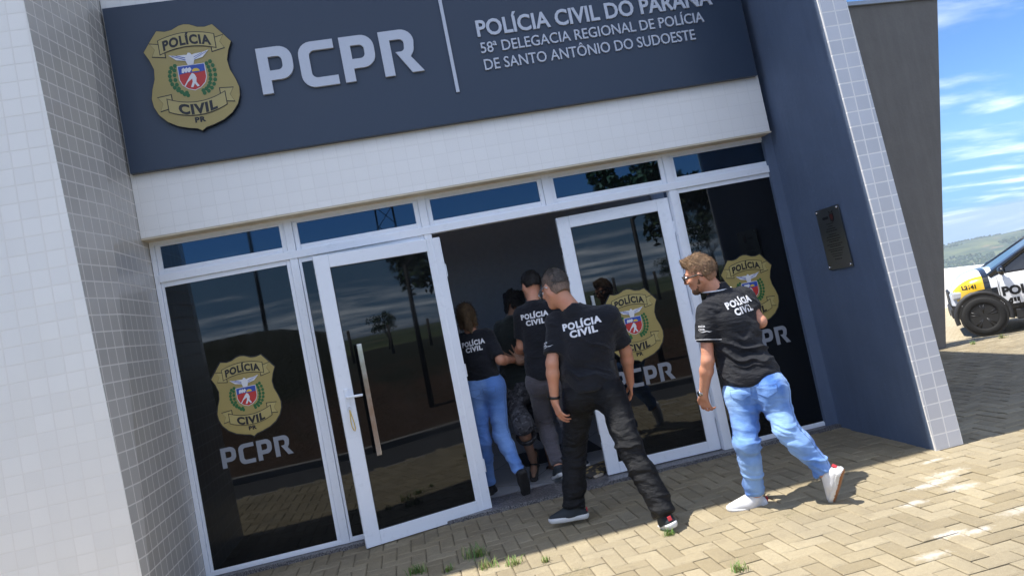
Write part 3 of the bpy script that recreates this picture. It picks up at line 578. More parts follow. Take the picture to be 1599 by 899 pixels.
# ------------------------------------------------------------------ plaque on the slanted wall
def plaque():
    P = empty('wall_plaque', (5.0, -.65, 1.55)); tag(P, 'small engraved steel plaque screwed to the dark side wall', 'plaque')
    def wx(y, z):   # inner face of the side wall
        k = y/(FY+.004); return 5.11-.08*z/TOP+((5.066+lean(z))-(5.11-.08*z/TOP))*k
    def sp(u, v, d): # u to the right as seen, v up
        y = -.475-u; z = 1.306+v; return (wx(y, z)-d, y, z+.05*u*.4)
    w, h = .335, .47
    m = MB(); m.prism([(0, 0), (w, 0), (w, h), (0, h)], sp, .012, .018); spart(m, 'plate', plain('stainless_plate', (.19, .20, .20), .32, metal=.8, var=.12, scale=3), P)
    b = MB(); rows = [(.345, .10, .5), (.325, .06, .5), (.305, .12, .9), (.288, .16, .9), (.262, .11, .6), (.245, .18, .9), (.225, .20, .5), (.208, .14, .9), (.186, .22, .6), (.170, .15, .9), (.148, .22, .6), (.132, .17, .9), (.112, .16, .5), (.095, .13, .6), (.070, .10, 1.)]
    for v, ln, q in rows:
        x = w/2-ln/2
        while x < w/2+ln/2:
            ww = random.uniform(.012, .028); b.prism([(x, v), (min(x+ww, w/2+ln/2), v), (min(x+ww, w/2+ln/2), v+.004+.003*q), (x, v+.004+.003*q)], sp, .0184, .0190); x += ww+.005
    b.prism([(.08, .385), (.165, .385), (.165, .405), (.08, .405)], sp, .0184, .0190)
    spart(b, 'engraving', M_['black'], P)
    b = MB(); b.prism([(.185, .42), (.245, .42), (.245, .385), (.235, .362), (.215, .352), (.195, .362), (.185, .385)], sp, .0184, .0192, 0); b.prism([(.197, .412), (.233, .412), (.233, .388), (.215, .368), (.197, .388)], sp, .0196, .0202, 1); b.prism([(.178, .445), (.215, .428), (.252, .445), (.238, .424), (.192, .424)], sp, .0184, .0190, 0); spart(b, 'crest', [M_['black'], M_['maroon']], P)
    for u, v in ((.018, .018), (w-.018, .018), (.018, h-.018), (w-.018, h-.018)):
        b = MB(); b.tube([sp(u, v, .0182), sp(u, v, .026), sp(u, v, .030)], [.010, .010, .005], 10); spart(b, 'screw', M_['steel'], P, True)
plaque()

# ------------------------------------------------------------------ people: smooth bodies from blended distance fields
class SDF:
    def __init__(s, lo, hi, h):
        s.h = h; s.lo = np.array(lo, float); s.n = np.ceil((np.array(hi)-s.lo)/h).astype(int)+1
        s.F = np.full(s.n, .2, np.float32)
        s.ax = [s.lo[i]+np.arange(s.n[i])*h for i in range(3)]
    def grid(s, lo, hi):
        a = np.clip(np.floor((np.array(lo)-s.lo)/s.h).astype(int), 0, s.n-1); b = np.clip(np.ceil((np.array(hi)-s.lo)/s.h).astype(int)+1, 1, s.n)
        sl = tuple(slice(a[i], b[i]) for i in range(3))
        if any(b[i] <= a[i] for i in range(3)): return None, None
        X, Y, Z = np.meshgrid(*[s.ax[i][sl[i]] for i in range(3)], indexing='ij', sparse=True); return sl, (X, Y, Z)
    def blend(s, sl, d, k):
        f = s.F[sl]
        if k <= 0: s.F[sl] = np.minimum(f, d); return
        hh = np.clip(.5+.5*(d-f)/k, 0, 1); s.F[sl] = (d*(1-hh)+f*hh-k*hh*(1-hh)).astype(np.float32)
    def cone(s, a, b, ra, rb, k=.02, n=None, fl=1.):
        a = np.array(a, float); b = np.array(b, float); R = max(ra, rb)*max(1, 1/fl)*1.0+k+2*s.h
        sl, g = s.grid(np.minimum(a, b)-R, np.maximum(a, b)+R)
        if sl is None: return s
        ab = b-a; L2 = ab@ab+1e-12
        P = [g[i]-a[i] for i in range(3)]; t = np.clip((P[0]*ab[0]+P[1]*ab[1]+P[2]*ab[2])/L2, 0, 1)
        Q = [P[i]-t*ab[i] for i in range(3)]
        if n is not None:
            n = np.array(n, float); n /= np.linalg.norm(n); c = (Q[0]*n[0]+Q[1]*n[1]+Q[2]*n[2])*(1/fl-1); Q = [Q[i]+c*n[i] for i in range(3)]
        d = np.sqrt(Q[0]**2+Q[1]**2+Q[2]**2)-(ra+(rb-ra)*t)
        if n is not None and fl < 1: d = d*(.5+.5*fl)
        s.blend(sl, d, k); return s
    def ell(s, c, axes, r, k=.03):
        c = np.array(c, float); R = max(r)+k+2*s.h; sl, g = s.grid(c-R, c+R)
        if sl is None: return s
        P = [g[i]-c[i] for i in range(3)]; k0 = 0; k1 = 0
        for ax, rr in zip(axes, r):
            q = P[0]*ax[0]+P[1]*ax[1]+P[2]*ax[2]; k0 = k0+(q/rr)**2; k1 = k1+(q/rr**2)**2
        k0 = np.sqrt(k0); k1 = np.sqrt(k1)+1e-9; s.blend(sl, k0*(k0-1)/k1, k); return s
    def cut(s, p, n, nz=0., fr=90.):
        """keep the side the normal points away from"""
        n = np.array(n, float); n /= np.linalg.norm(n); p = np.array(p, float)
        X, Y, Z = np.meshgrid(*s.ax, indexing='ij', sparse=True); d = (X-p[0])*n[0]+(Y-p[1])*n[1]+(Z-p[2])*n[2]
        if nz: g = np.stack(np.broadcast_arrays(X, Y, Z), -1).reshape(-1, 3); d = d+nz*(vnoise(g*fr, 2)+.6*vnoise(g*fr*2.3, 4)).reshape(d.shape)
        s.F = np.maximum(s.F, d.astype(np.float32)); return s
    def cut_near(s, p, n, rad):
        n = np.array(n, float); n /= np.linalg.norm(n); p = np.array(p, float); sl, g = s.grid(p-rad, p+rad)
        d = (g[0]-p[0])*n[0]+(g[1]-p[1])*n[1]+(g[2]-p[2])*n[2]; rr = np.sqrt((g[0]-p[0])**2+(g[1]-p[1])**2+(g[2]-p[2])**2)-rad
        s.F[sl] = np.maximum(s.F[sl], np.minimum(d, -rr)).astype(np.float32); return s
    def sub(s, a, b, r):
        a = np.array(a, float); b = np.array(b, float); R = r+3*s.h; sl, g = s.grid(np.minimum(a, b)-R, np.maximum(a, b)+R)
        ab = b-a; P = [g[i]-a[i] for i in range(3)]; t = np.clip((P[0]*ab[0]+P[1]*ab[1]+P[2]*ab[2])/(ab@ab+1e-12), 0, 1)
        d = np.sqrt(sum((P[i]-t*ab[i])**2 for i in range(3)))-r; s.F[sl] = np.maximum(s.F[sl], -d).astype(np.float32); return s
    def mesh(s):
        F = s.F; F[0] = F[-1] = .2; F[:, 0] = F[:, -1] = .2; F[:, :, 0] = F[:, :, -1] = .2
        ins = F < 0; c = np.zeros(np.array(F.shape)-1, np.int8)
        for dx in (0, 1):
            for dy in (0, 1):
                for dz in (0, 1): c += ins[dx:F.shape[0]-1+dx, dy:F.shape[1]-1+dy, dz:F.shape[2]-1+dz]
        cells = np.argwhere((c > 0) & (c < 8)); idx = -np.ones(c.shape, np.int64); idx[tuple(cells.T)] = np.arange(len(cells))
        acc = np.zeros((len(cells), 3)); cnt = np.zeros(len(cells))
        cor = [(0, 0, 0), (1, 0, 0), (0, 1, 0), (1, 1, 0), (0, 0, 1), (1, 0, 1), (0, 1, 1), (1, 1, 1)]
        val = [F[cells[:, 0]+d[0], cells[:, 1]+d[1], cells[:, 2]+d[2]].astype(float) for d in cor]
        for i in range(8):
            for j in range(i+1, 8):
                if sum(abs(cor[i][q]-cor[j][q]) for q in range(3)) != 1: continue
                m = (val[i] < 0) != (val[j] < 0); t = np.where(m, val[i]/np.where(m, val[i]-val[j], 1), 0)
                p = np.array(cor[i])[None]+t[:, None]*(np.array(cor[j])-np.array(cor[i]))[None]; acc += p*m[:, None]; cnt += m
        V = s.lo+(cells+acc/cnt[:, None])*s.h; Q = []
        for ax in range(3):
            a, b = [q for q in range(3) if q != ax]
            if ax == 1: a, b = 2, 0
            if ax == 2: a, b = 0, 1
            if ax == 0: a, b = 1, 2
            s0 = [slice(0, -1) if q == ax else slice(1, -1) for q in range(3)]; s1 = [slice(1, None) if q == ax else slice(1, -1) for q in range(3)]
            i0 = ins[tuple(s0)]; i1 = ins[tuple(s1)]; ch = np.argwhere(i0 != i1); fl = i0[tuple(ch.T)]
            base = ch.copy()
            for q in range(3):
                if q != ax: base[:, q] += 1
            def cell(da, db):
                e = base.copy(); e[:, a] -= da; e[:, b] -= db; return idx[e[:, 0], e[:, 1], e[:, 2]]
            q = np.stack([cell(1, 1), cell(0, 1), cell(0, 0), cell(1, 0)], 1); q[~fl] = q[~fl][:, ::-1]; Q.append(q)
        Q = np.concatenate(Q); Q = Q[(Q >= 0).all(1)]
        return V, Q
def relax(V, Q, it=2, lam=.5):
    e = np.concatenate([Q[:, [0, 1]], Q[:, [1, 2]], Q[:, [2, 3]], Q[:, [3, 0]]]); e = np.concatenate([e, e[:, ::-1]])
    for _ in range(it):
        a = np.zeros_like(V); n = np.zeros(len(V)); np.add.at(a, e[:, 0], V[e[:, 1]]); np.add.at(n, e[:, 0], 1); V = V+lam*(a/np.maximum(n, 1)[:, None]-V)
    return V
def vnormals(V, Q):
    fn = np.cross(V[Q[:, 2]]-V[Q[:, 0]], V[Q[:, 3]]-V[Q[:, 1]]); N = np.zeros_like(V)
    for i in range(4): np.add.at(N, Q[:, i], fn)
    return N/(np.linalg.norm(N, axis=1)[:, None]+1e-12)
def np_mesh(name, V, Q, mats, parent=None, smooth=True):
    me = bpy.data.meshes.new(name); me.vertices.add(len(V)); me.vertices.foreach_set('co', np.ascontiguousarray(V, np.float32).ravel())
    me.loops.add(len(Q)*4); me.loops.foreach_set('vertex_index', np.ascontiguousarray(Q, np.int32).ravel()); me.polygons.add(len(Q)); me.polygons.foreach_set('loop_start', np.arange(0, len(Q)*4, 4, dtype=np.int32))
    me.update(calc_edges=True); me.validate()
    return link(name, me, mats, parent, smooth)
def folds(V, Nn, scale, amp, seed, axis=(0, 0, 1), tilt=.0, focus=(), base=.4):
    """cloth folds: sharp ridges across the limb, deepest around the joints"""
    V = np.asarray(V); ax = np.array(axis, float); ax /= np.linalg.norm(ax)
    al = V@ax; wob = .05*vnoise(V*6., seed+3)+.02*vnoise(V*17., seed+4); q = np.outer((al+wob+tilt*(V[:, 0]-V[:, 1]))*scale, ax)+(V-np.outer(al, ax))*scale*.24
    r = np.clip(1-np.abs(vnoise(q, seed))*2.6, -.6, 1); r2 = np.clip(1-np.abs(vnoise(q*2.3+5, seed+1))*2.4, -.6, 1); big = vnoise(V*7., seed+7)
    w = np.full(len(V), base)
    for c, rad, g in focus: w = w+g*np.exp(-(((V-np.array(c))**2).sum(1))/rad**2)
    return V+Nn*(amp*w*(r*np.abs(r)**.5+.42*r2)+amp*.7*big)[:, None]
unit_rows = lambda a: a/(np.linalg.norm(a, axis=1)[:, None]+1e-12)
unit = lambda v: np.array(v, float)/np.linalg.norm(v)
def ortho(f, up):
    f = unit(f); r = unit(np.cross(f, up)); return f, r, np.cross(r, f)

def skin_mat(name, c):
    t = NT(name); v = t.pos(); n = t.noise(v, 26, 5, .6); col = t.mix(n, tuple(x*.76 for x in c), tuple(min(1, x*1.12) for x in c)); col = t.mix(t.rng(t.noise(v, 9, 3), .5, .7, 0, .35), col, (c[0]*1.0, c[1]*.72, c[2]*.66))
    t.col(col); t.set(Roughness=.52, Subsurface_Weight=.06, Subsurface_Scale=.01); t.p.inputs['Subsurface Radius'].default_value = (1, .35, .2); t.bump(t.noise(v, 300, 3), .25, .002); return t.m
def cloth_mat(name, c, c2=None, rough=.9, weave=900., sheen=.25, big=5.):
    t = NT(name); v = t.pos(); n = t.noise(v, big, 6, .6); c2 = c2 or tuple(x*1.6 for x in c)
    t.col(t.mix(t.rng(n, .35, .7), c, c2)); t.set(Roughness=rough, Sheen_Weight=sheen, Specular_IOR_Level=.25)
    h = t.math('ADD', t.math('MULTIPLY', t.noise(t.map(v, (1, 1, 2.6), (.4, .3, .1)), 17, 4, .55), 5.), t.noise(v, weave, 2)); t.bump(h, .55, .006); return t.m
def denim_mat(name, dark, light, seed=0.):
    t = NT(name); v = t.pos(); n = t.noise(t.map(v, (1, 1, .6)), 4.0+seed, 3, .5); n2 = t.noise(t.map(v, (1, 1, 3.2), (.25, .1, 0)), 20, 4, .6)
    c = t.mix(t.rng(n, .40, .60), dark, light); c = t.mix(t.rng(n2, .5, .72, 0, .10), c, tuple(min(1, x*1.25) for x in light)); c = t.mix(t.rng(n2, .28, .42, .12, 0), c, tuple(x*.7 for x in dark))
    w = t.n('TexWave', Scale=260., Distortion=1.5, Detail=2.); t.l(t.map(v, (1, 1, 1), (.6, .4, .2)), w.inputs['Vector']); c = t.mix(t.math('MULTIPLY', w.outputs['Fac'], .18), c, light)
    t.col(c); t.set(Roughness=.88, Specular_IOR_Level=.2, Sheen_Weight=.15); t.bump(t.math('ADD', t.math('MULTIPLY', n2, 1.3), t.noise(v, 420, 3)), .6, .006); return t.m
def hair_mat(name, c, c2):
    t = NT(name); v = t.pos(); n = t.math('ADD', t.math('MULTIPLY', t.noise(t.map(v, (1, 1, .25)), 170, 4, .7), .6), t.math('MULTIPLY', t.noise(v, 24, 3), .4)); t.col(t.mix(t.rng(n, .35, .68), c, c2)); t.set(Roughness=.55, Specular_IOR_Level=.4); t.bump(t.noise(t.map(v, (1, 1, .3)), 240, 3), .9, .006); return t.m

JOINTS = {
 'R': {'P':(3.794,-1.400,0.742), 'HL':(3.720,-1.360,0.731), 'HR':(3.868,-1.460,0.731), 'N':(3.754,-1.240,1.358), 'H':(3.662,-1.250,1.485), 'SL':(3.606,-1.330,1.237), 'SR':(3.930,-1.230,1.277), 'EL':(3.549,-1.345,0.941), 'WL':(3.515,-1.236,0.719), 'FL':(3.547,-1.167,0.567), 'ER':(3.954,-1.336,1.109), 'WR':(3.834,-1.176,1.149), 'FR':(3.724,-1.076,1.169), 'AL':(3.671,-1.340,0.067), 'TL':(3.505,-1.310,0.020), 'KL':(3.648,-1.440,0.411), 'TR':(4.027,-1.585,0.023), 'AR':(4.004,-1.630,0.184), 'KR':(3.859,-1.560,0.475)},
 'M': {'P':(2.880,-0.950,0.878), 'HL':(2.788,-0.900,0.868), 'HR':(2.979,-1.000,0.861), 'N':(2.860,-0.950,1.456), 'H':(2.780,-0.900,1.579), 'SL':(2.744,-0.860,1.345), 'SR':(3.094,-0.980,1.325), 'EL':(2.647,-0.944,1.096), 'WL':(2.620,-0.912,0.849), 'FL':(2.636,-0.944,0.682), 'ER':(3.171,-0.904,1.067), 'WR':(3.185,-0.812,0.846), 'FR':(3.190,-0.756,0.696), 'AL':(2.632,-0.800,0.123), 'TL':(2.495,-0.780,0.073), 'KL':(2.709,-0.773,0.475), 'AR':(3.067,-1.340,0.101), 'TR':(3.087,-1.200,-0.004), 'KR':(2.986,-1.198,0.490)},
 'D': {'P':(2.807,0.300,0.878), 'HL':(2.737,0.340,0.879), 'HR':(2.910,0.260,0.880), 'N':(2.826,0.280,1.527), 'H':(2.846,0.330,1.662), 'SL':(2.704,0.330,1.432), 'SR':(2.993,0.220,1.426), 'EL':(2.670,0.385,1.170), 'WL':(2.643,0.608,1.085), 'FL':(2.625,0.745,1.060), 'ER':(3.043,0.200,1.103), 'WR':(3.036,0.300,0.829), 'FR':(3.014,0.400,0.661), 'AL':(2.759,0.260,0.160), 'TL':(2.742,0.380,0.061), 'KL':(2.752,0.491,0.488), 'AR':(3.003,0.550,0.111), 'TR':(2.976,0.680,0.026), 'KR':(2.941,0.431,0.498)},
 'S': {'P':(2.590,0.620,0.812), 'HL':(2.535,0.660,0.798), 'HR':(2.672,0.560,0.810), 'N':(2.687,0.660,1.430), 'H':(2.748,0.760,1.537), 'SL':(2.563,0.720,1.351), 'SR':(2.805,0.580,1.359), 'EL':(2.499,0.660,1.136), 'WL':(2.580,0.500,1.080), 'FL':(2.647,0.440,1.068), 'ER':(2.760,0.520,1.108), 'WR':(2.645,0.460,1.040), 'FR':(2.625,0.450,1.172), 'AL':(2.593,0.500,0.230), 'TL':(2.573,0.500,0.076), 'KL':(2.544,0.324,0.545), 'AR':(2.800,0.800,0.078), 'TR':(2.776,0.920,0.015), 'KR':(2.789,0.800,0.486)},
 'W': {'P':(2.296,0.420,0.914), 'HL':(2.226,0.460,0.904), 'HR':(2.386,0.400,0.907), 'N':(2.293,0.440,1.362), 'H':(2.271,0.480,1.510), 'SL':(2.178,0.500,1.313), 'SR':(2.424,0.400,1.319), 'EL':(2.097,0.500,1.071), 'WL':(2.128,0.650,0.887), 'FL':(2.162,0.750,0.785), 'ER':(2.462,0.305,1.102), 'WR':(2.590,0.469,1.068), 'FR':(2.654,0.575,1.106), 'AL':(2.197,0.470,0.089), 'TL':(2.226,0.580,-0.001), 'KL':(2.197,0.387,0.464), 'AR':(2.421,0.130,0.206), 'TR':(2.439,0.150,0.023), 'KR':(2.353,0.333,0.491)},
}
class Person:
    def __init__(s, key, label, S=1., **kw):
        s.J = {k: np.array(v, float) for k, v in JOINTS[key].items()}; s.S = S; s.key = key; s.label = label; s.kw = kw
        J = s.J; s.up = unit(J['N']-J['P']); s.right = unit((J['SR']-J['SL'])-s.up*((J['SR']-J['SL'])@s.up)); s.fwd = np.cross(s.up, s.right)
        hr = unit((J['HR']-J['HL'])*(1, 1, 0)); s.hright = hr; s.hfwd = np.cross((0, 0, 1), hr)
        hf = unit(kw['face']); hu0 = unit(kw.get('crown', (J['H']-J['N'])*.6+np.array((0, 0, .12)))); s.hf, s.hr, s.hu = ortho(hf, hu0)
    def bounds(s, pad=.2):
        P = np.array(list(s.J.values())); return P.min(0)-pad, P.max(0)+pad
    def foot(s, side):
        J = s.J; A, T, K = J['A'+side], J['T'+side], J['K'+side]; f0 = unit(T-A); h = K-A; sd = unit(np.cross(f0, h)); u0 = np.cross(sd, f0); a = R_(22)
        f = math.cos(a)*f0+math.sin(a)*u0; return A, f, np.cross(sd, f), sd
    def hand(s, g, side, h_):
        J = s.J; W_, Fp, E = J['W'+side], J['F'+side], J['E'+side]; S = s.S; hd = unit(Fp-W_); med = (s.right if side == 'L' else -s.right)
        pn = s.kw.get('palm'+side); pn = med if pn is None else np.array(pn, float); pn = unit(pn-hd*(pn@hd)); sd = np.cross(hd, pn)   # across the knuckles
        if sd@s.fwd < 0: sd = -sd       # thumb side points forward
        sd = sd*s.kw.get('flip'+side, 1)
        L = .178*S; c1 = s.kw.get('curl'+side, .45); g.cone(E*.06+W_*.94, W_+hd*.018, .026*S, .024*S, .02, pn, .72)
        for i in range(4):
            o = (1.5-i)*.0205*S; kn = W_+hd*(.092-.007*abs(i-1.2))*S+sd*o*1.0; g.cone(W_+hd*.012+sd*o*.55, kn, .0135*S, .0108*S, .012, pn, .8)
            ln = (.040, .046, .043, .033)[i]*S; sp = (1.5-i)*s.kw.get('spread'+side, .07); d = unit(hd+sd*sp); p = kn
            for q, rr in ((1, .0088), (2, .0080), (3, .0070)):
                an = c1*(q*.62)*(1+.12*i); dd = d*math.cos(an)+pn*math.sin(an); p2 = p+dd*ln*(1, .68, .52)[q-1]; g.cone(p, p2, rr*S, (rr-.0006)*S, .004); p = p2
        b = W_+hd*.022*S+sd*.024*S; m = b+(hd*.036+sd*.026+pn*.012)*S; t = m+(hd*.030+sd*.010+pn*.012)*S; e = t+(hd*.022+sd*.001+pn*.006)*S
        g.cone(b, m, .0145*S, .0115*S, .014); g.cone(m, t, .0108*S, .0095*S, .004); g.cone(t, e, .0092*S, .0075*S, .003)
    def body(s):
        J, S = s.J, s.S; lo, hi = s.bounds(); g = SDF(lo, hi, .0055); H, hf, hr, hu = J['H'], s.hf, s.hr, s.hu; q = S*s.kw.get('head', 1.)
        # torso, neck, limbs
        g.ell(J['P']+s.up*.04, (s.right, s.fwd, s.up), (.11*S, .07*S, .11*S), .03); g.cone(J['P']+s.up*.1, J['N']-s.up*.12, .08*S, .085*S, .04, s.fwd, .7)
        g.cone(J['SL']*.85+J['SR']*.15-s.up*.02, J['SR']*.85+J['SL']*.15-s.up*.02, .036*S, .036*S, .03)
        g.cone(J['N']-s.up*.05-s.fwd*.012, H-hu*.05*q-hf*.018*q, .060*S, .055*q, .035)
        for a in 'LR':
            dm = .98; g.cone(J['S'+a], J['E'+a], .042*S, .040*S, .02); m = J['E'+a]*.72+J['W'+a]*.28; g.cone(J['E'+a], m, .040*S, .0425*S, .02); g.cone(m, J['W'+a], .0425*S, .0270*S, .02); s.hand(g, a, .1)
            g.cone(J['H'+a], J['K'+a], .062*S, .046*S, .02); m = J['K'+a]*.7+J['A'+a]*.3-unit(np.cross(s.hright, J['K'+a]-J['A'+a]))*-.012; g.cone(J['K'+a], m, .044*S, .050*S, .015); g.cone(m, J['A'+a], .050*S, .034*S, .02)
            A, f, u, sd = s.foot(a); base = A-u*.055*S; g.cone(base-f*.04*S, base+f*.10*S-u*.008, .030*S, .024*S, .02, u, .8); g.cone(A, base+f*.05, .036*S, .026*S, .02); g.cone(base+f*.10*S-u*.008, base+f*.155*S-u*.012, .030*S, .020*S, .02, u, .6)
        # head
        g.ell(H+hu*.022*q-hf*.010*q, (hr, hf, hu), (.0745*q, .093*q, .096*q), .02); g.ell(H+hf*.028*q-hu*.040*q, (hr, hf, hu), (.058*q, .062*q, .074*q), .03)
        g.cone(H+hf*.062*q-hu*.088*q-hr*.014*q, H+hf*.062*q-hu*.088*q+hr*.014*q, .022*q, .022*q, .025)
        for k in (-1, 1):
            g.cone(H-hu*.045*q+hr*k*.056*q-hf*.01*q, H+hf*.050*q-hu*.088*q+hr*k*.022*q, .018*q, .016*q, .022)
            g.ell(H+hf*.066*q-hu*.020*q+hr*k*.038*q, (hr, hf, hu), (.022*q, .020*q, .018*q), .015)
            e = H+hr*k*.077*q-hf*.012*q-hu*.008*q; fo = unit(hr*k*.9-hf*.45); g.ell(e, (fo, np.cross(hu, fo), unit(hu-hf*.18)), (.008*q, .018*q, .032*q), .006); g.ell(e-hu*.024*q+hf*.004*q, (hr, hf, hu), (.007*q, .010*q, .012*q), .006)
            g.sub(e+hr*k*.010*q+hu*.004*q+hf*.004*q, e+hr*k*.010*q-hu*.008*q+hf*.004*q, .0075*q)
            g.cone(H+hf*.080*q+hu*.026*q+hr*k*.012*q, H+hf*.070*q+hu*.024*q+hr*k*.045*q, .010*q, .008*q, .012)
            g.ell(H+hf*.094*q-hu*.032*q+hr*k*.011*q, (hr, hf, hu), (.008*q, .011*q, .008*q), .006)
            g.sub(H+hf*.098*q+hu*.006*q+hr*k*.031*q, H+hf*.096*q+hu*.006*q+hr*k*.036*q, .012*q)
        g.cone(H+hf*.084*q+hu*.016*q, H+hf*.110*q-hu*.026*q, .009*q, .013*q, .010)
        g.cone(H+hf*.080*q-hu*.057*q-hr*.018*q, H+hf*.080*q-hu*.057*q+hr*.018*q, .0105*q, .0105*q, .01); g.cone(H+hf*.079*q-hu*.070*q-hr*.014*q, H+hf*.079*q-hu*.070*q+hr*.014*q, .0105*q, .0105*q, .008)
        g.sub(H+hf*.094*q-hu*.0635*q-hr*.022*q, H+hf*.094*q-hu*.0635*q+hr*.022*q, .0035*q)
        V, Q = g.mesh(); V = relax(V, Q, 2, .4); s.o = np_mesh('person', V, Q, s.kw['skin']); tag(s.o, s.label, 'person', 'people walking into the station')
        for k in (-1, 1):
            b = MB(); c = H+hf*.083*q+hu*.006*q+hr*k*.033*q; bm = bmesh.new(); bmesh.ops.create_uvsphere(bm, u_segments=12, v_segments=8, radius=.0115*q)
            b.add([tuple(np.array(v.co)+c) for v in bm.verts], [[v.index for v in f.verts] for f in bm.faces]); bm.free()
            for f_ in range(len(b.f)):
                cc = np.mean([b.v[i] for i in b.f[f_]], 0)-c
                if unit(cc)@hf > .9: b.m[f_] = 1
            b.build('eye', [M_['white_p'], M_['black']], s.o, True)
        return s
    def cloth(s, name, g, mat, amp, scale, seed, axis=(0, 0, 1), tilt=0., it=2, label=None, focus=()):
        V, Q = g.mesh(); V = relax(V, Q, it, .5); N = vnormals(V, Q)
        if amp: V = folds(V, N, scale, amp, seed, axis, tilt, focus)
        o = np_mesh(name, V, Q, mat, s.o)
        if label: o['label'] = label
        o_b = BVHTree.FromPolygons([Vector(v) for v in V], [tuple(int(i) for i in q) for q in Q]); return o, o_b
    def shirt(s, mat, hem=-.02, sleeve=.72, belly=.0, wide=1., amp=.0045, name='shirt', chest=1.):
        J, S = s.J, s.S*wide; up, ri, fw = s.up, s.right, s.fwd; lo, hi = s.bounds(.24); g = SDF(lo, hi, .0075)
        c = (J['SL']+J['SR'])/2; hc = (J['HL']+J['HR'])/2
        L = np.linalg.norm(J['N']-J['P'])
        hw = np.linalg.norm(J['SR']-J['SL'])/2
        g.cone(J['SL']+ri*.035, J['SR']-ri*.035, .066*S, .066*S, .05); g.cone(J['N']-up*.045-fw*.014, c-up*.05, .070*S, .09*S, .06)
        g.ell(c-up*.10-fw*.002, (ri, fw, up), ((hw+.012)*chest, .122*S, .17*S), .06); g.ell(J['P']+up*L*.42+fw*belly*.5, (ri, fw, up), ((hw*.80+.02)*chest, .118*S+belly*.6, .19*S), .07)
        g.ell(J['P']+up*.10+fw*belly, (ri, fw, up), (.160*S+belly*.25, .120*S+belly*.7, .18*S), .06); g.ell(hc+s.up*.03, (s.hright, s.hfwd, up), (.165*S, .125*S, .15*S), .06)
        g.cut(J['P']+up*hem, -up)
        for a in 'LR':
            e = J['S'+a]+(J['E'+a]-J['S'+a])*sleeve; d = unit(J['E'+a]-J['S'+a]); q = SDF(lo, hi, .0075)
            q.cone(J['S'+a]+(c-J['S'+a])*.08, e+d*.05, .068*S, .064*S, .02); q.cut(e, d); dd = q.F; hh = np.clip(.5+.5*(dd-g.F)/.035, 0, 1); g.F = dd*(1-hh)+g.F*hh-.035*hh*(1-hh)
        # neck opening
        g.sub(J['N']+up*.050+fw*.0, J['N']+up*.22+fw*.06, .066*S)
        s.so, s.sb = s.cloth(name, g, mat, amp, 13., ord(s.key) % 50+3, up, .35, 2, None, [(J['SL'], .13, .9), (J['SR'], .13, .9), (J['P']+up*.12+ri*.1, .16, 1.1), (J['P']+up*.12-ri*.1, .16, 1.1), (J['P']+up*.22-fw*.1, .13, .7)]); return s
    def trousers(s, mat, top=.07, knee=1., hemr=.062, amp=.005, end=1., name='trousers', seat=1., seed=1, scale=17., girth=1.):
        J, S = s.J, s.S; lo, hi = s.bounds(.2); g = SDF(lo, hi, .0072); hc = (J['HL']+J['HR'])/2
        g.ell(hc+s.up*.03, (s.hright, s.hfwd, s.up), (.155*S, .112*S*seat, .15*S), .05); g.cone(J['P']+s.up*.02, J['P']+s.up*(top+.05), .115*S, .115*S, .05, s.hfwd, .85)
        for a, k in (('L', -1), ('R', 1)):
            H_, K, A = J['H'+a], J['K'+a], J['A'+a]; g.ell(H_-s.hfwd*.035-np.array((0, 0, .03)), (s.hright, s.hfwd, (0, 0, 1)), (.088*S*girth, .100*S*seat, .11*S), .05)
            g.cone(H_-np.array((0, 0, .02)), K, .094*S*girth, .072*S*knee, .045); m = K*.68+A*.32; b = K+(A-K)*end; g.cone(K, m, .071*S*knee, .070*S*knee, .03); g.cone(m, b, .070*S*knee, hemr*S, .03)
            if end < .8: pass
        for a in 'LR':
            K, A = J['K'+a], J['A'+a]; b = K+(A-K)*end; g.cut_near(b, A-K, .115)
        g.cut(J['P']+s.up*top, s.up); s.to, s.tb = s.cloth(name, g, mat, amp, scale, seed, (0, 0, 1), .12, 2, None, [(J['KL'], .14, 1.0), (J['KR'], .14, 1.0), (J['AL'], .13, 1.3), (J['AR'], .13, 1.3), ((J['HL']+J['HR'])/2-np.array((0, 0, .10)), .12, .8)]); return s
    def shoes(s, upper, sole, tab=None, h=.03, name='shoe'):
        S = s.S
        for a in 'LR':
            A, f, u, sd = s.foot(a); b = A-u*.088*S; g = SDF(A-.28, A+.28, .0062)
            g.cone(b-f*.045*S+u*.030*S, b+f*.06*S+u*.030*S, .036*S, .038*S, .02); g.cone(b+f*.06*S+u*.028*S, b+f*.155*S+u*.022*S, .042*S, .030*S, .03, u, .9); g.cone(A-u*.01+f*.0, b+f*.035*S+u*.04, .040*S, .042*S, .03); g.cone(b+f*.0+u*.07, b+f*.11*S+u*.035, .030*S, .026*S, .03)
            g.cut(b+u*.016*S, -u); g.cut(A+u*.022*S, u); V, Q = g.mesh(); V = relax(V, Q, 2); o = np_mesh(name, V, Q, upper, s.o)
            g = SDF(A-.28, A+.28, .0062); g.cone(b-f*.048*S+u*.02, b+f*.05*S+u*.02, .040*S, .038*S, .02); g.cone(b+f*.05*S+u*.02, b+f*.158*S+u*.02, .040*S, .034*S, .03); g.cone(b+f*.09+u*.02, b+f*.13+u*.02, .045*S, .043*S, .02)
            g.cut(b+u*(.016+.010)*S, u); g.cut(b-u*(h-.022)*S, -u); V, Q = g.mesh(); V = relax(V, Q, 1, .3)
            so = np_mesh('sole', V, Q, sole, o)
            if len(sole) > 1:
                N = vnormals(V, Q); fn = np.array([N[q].mean(0) for q in Q]); so.data.polygons.foreach_set('material_index', (fn@u < -.55).astype(np.int32)); so.data.update()
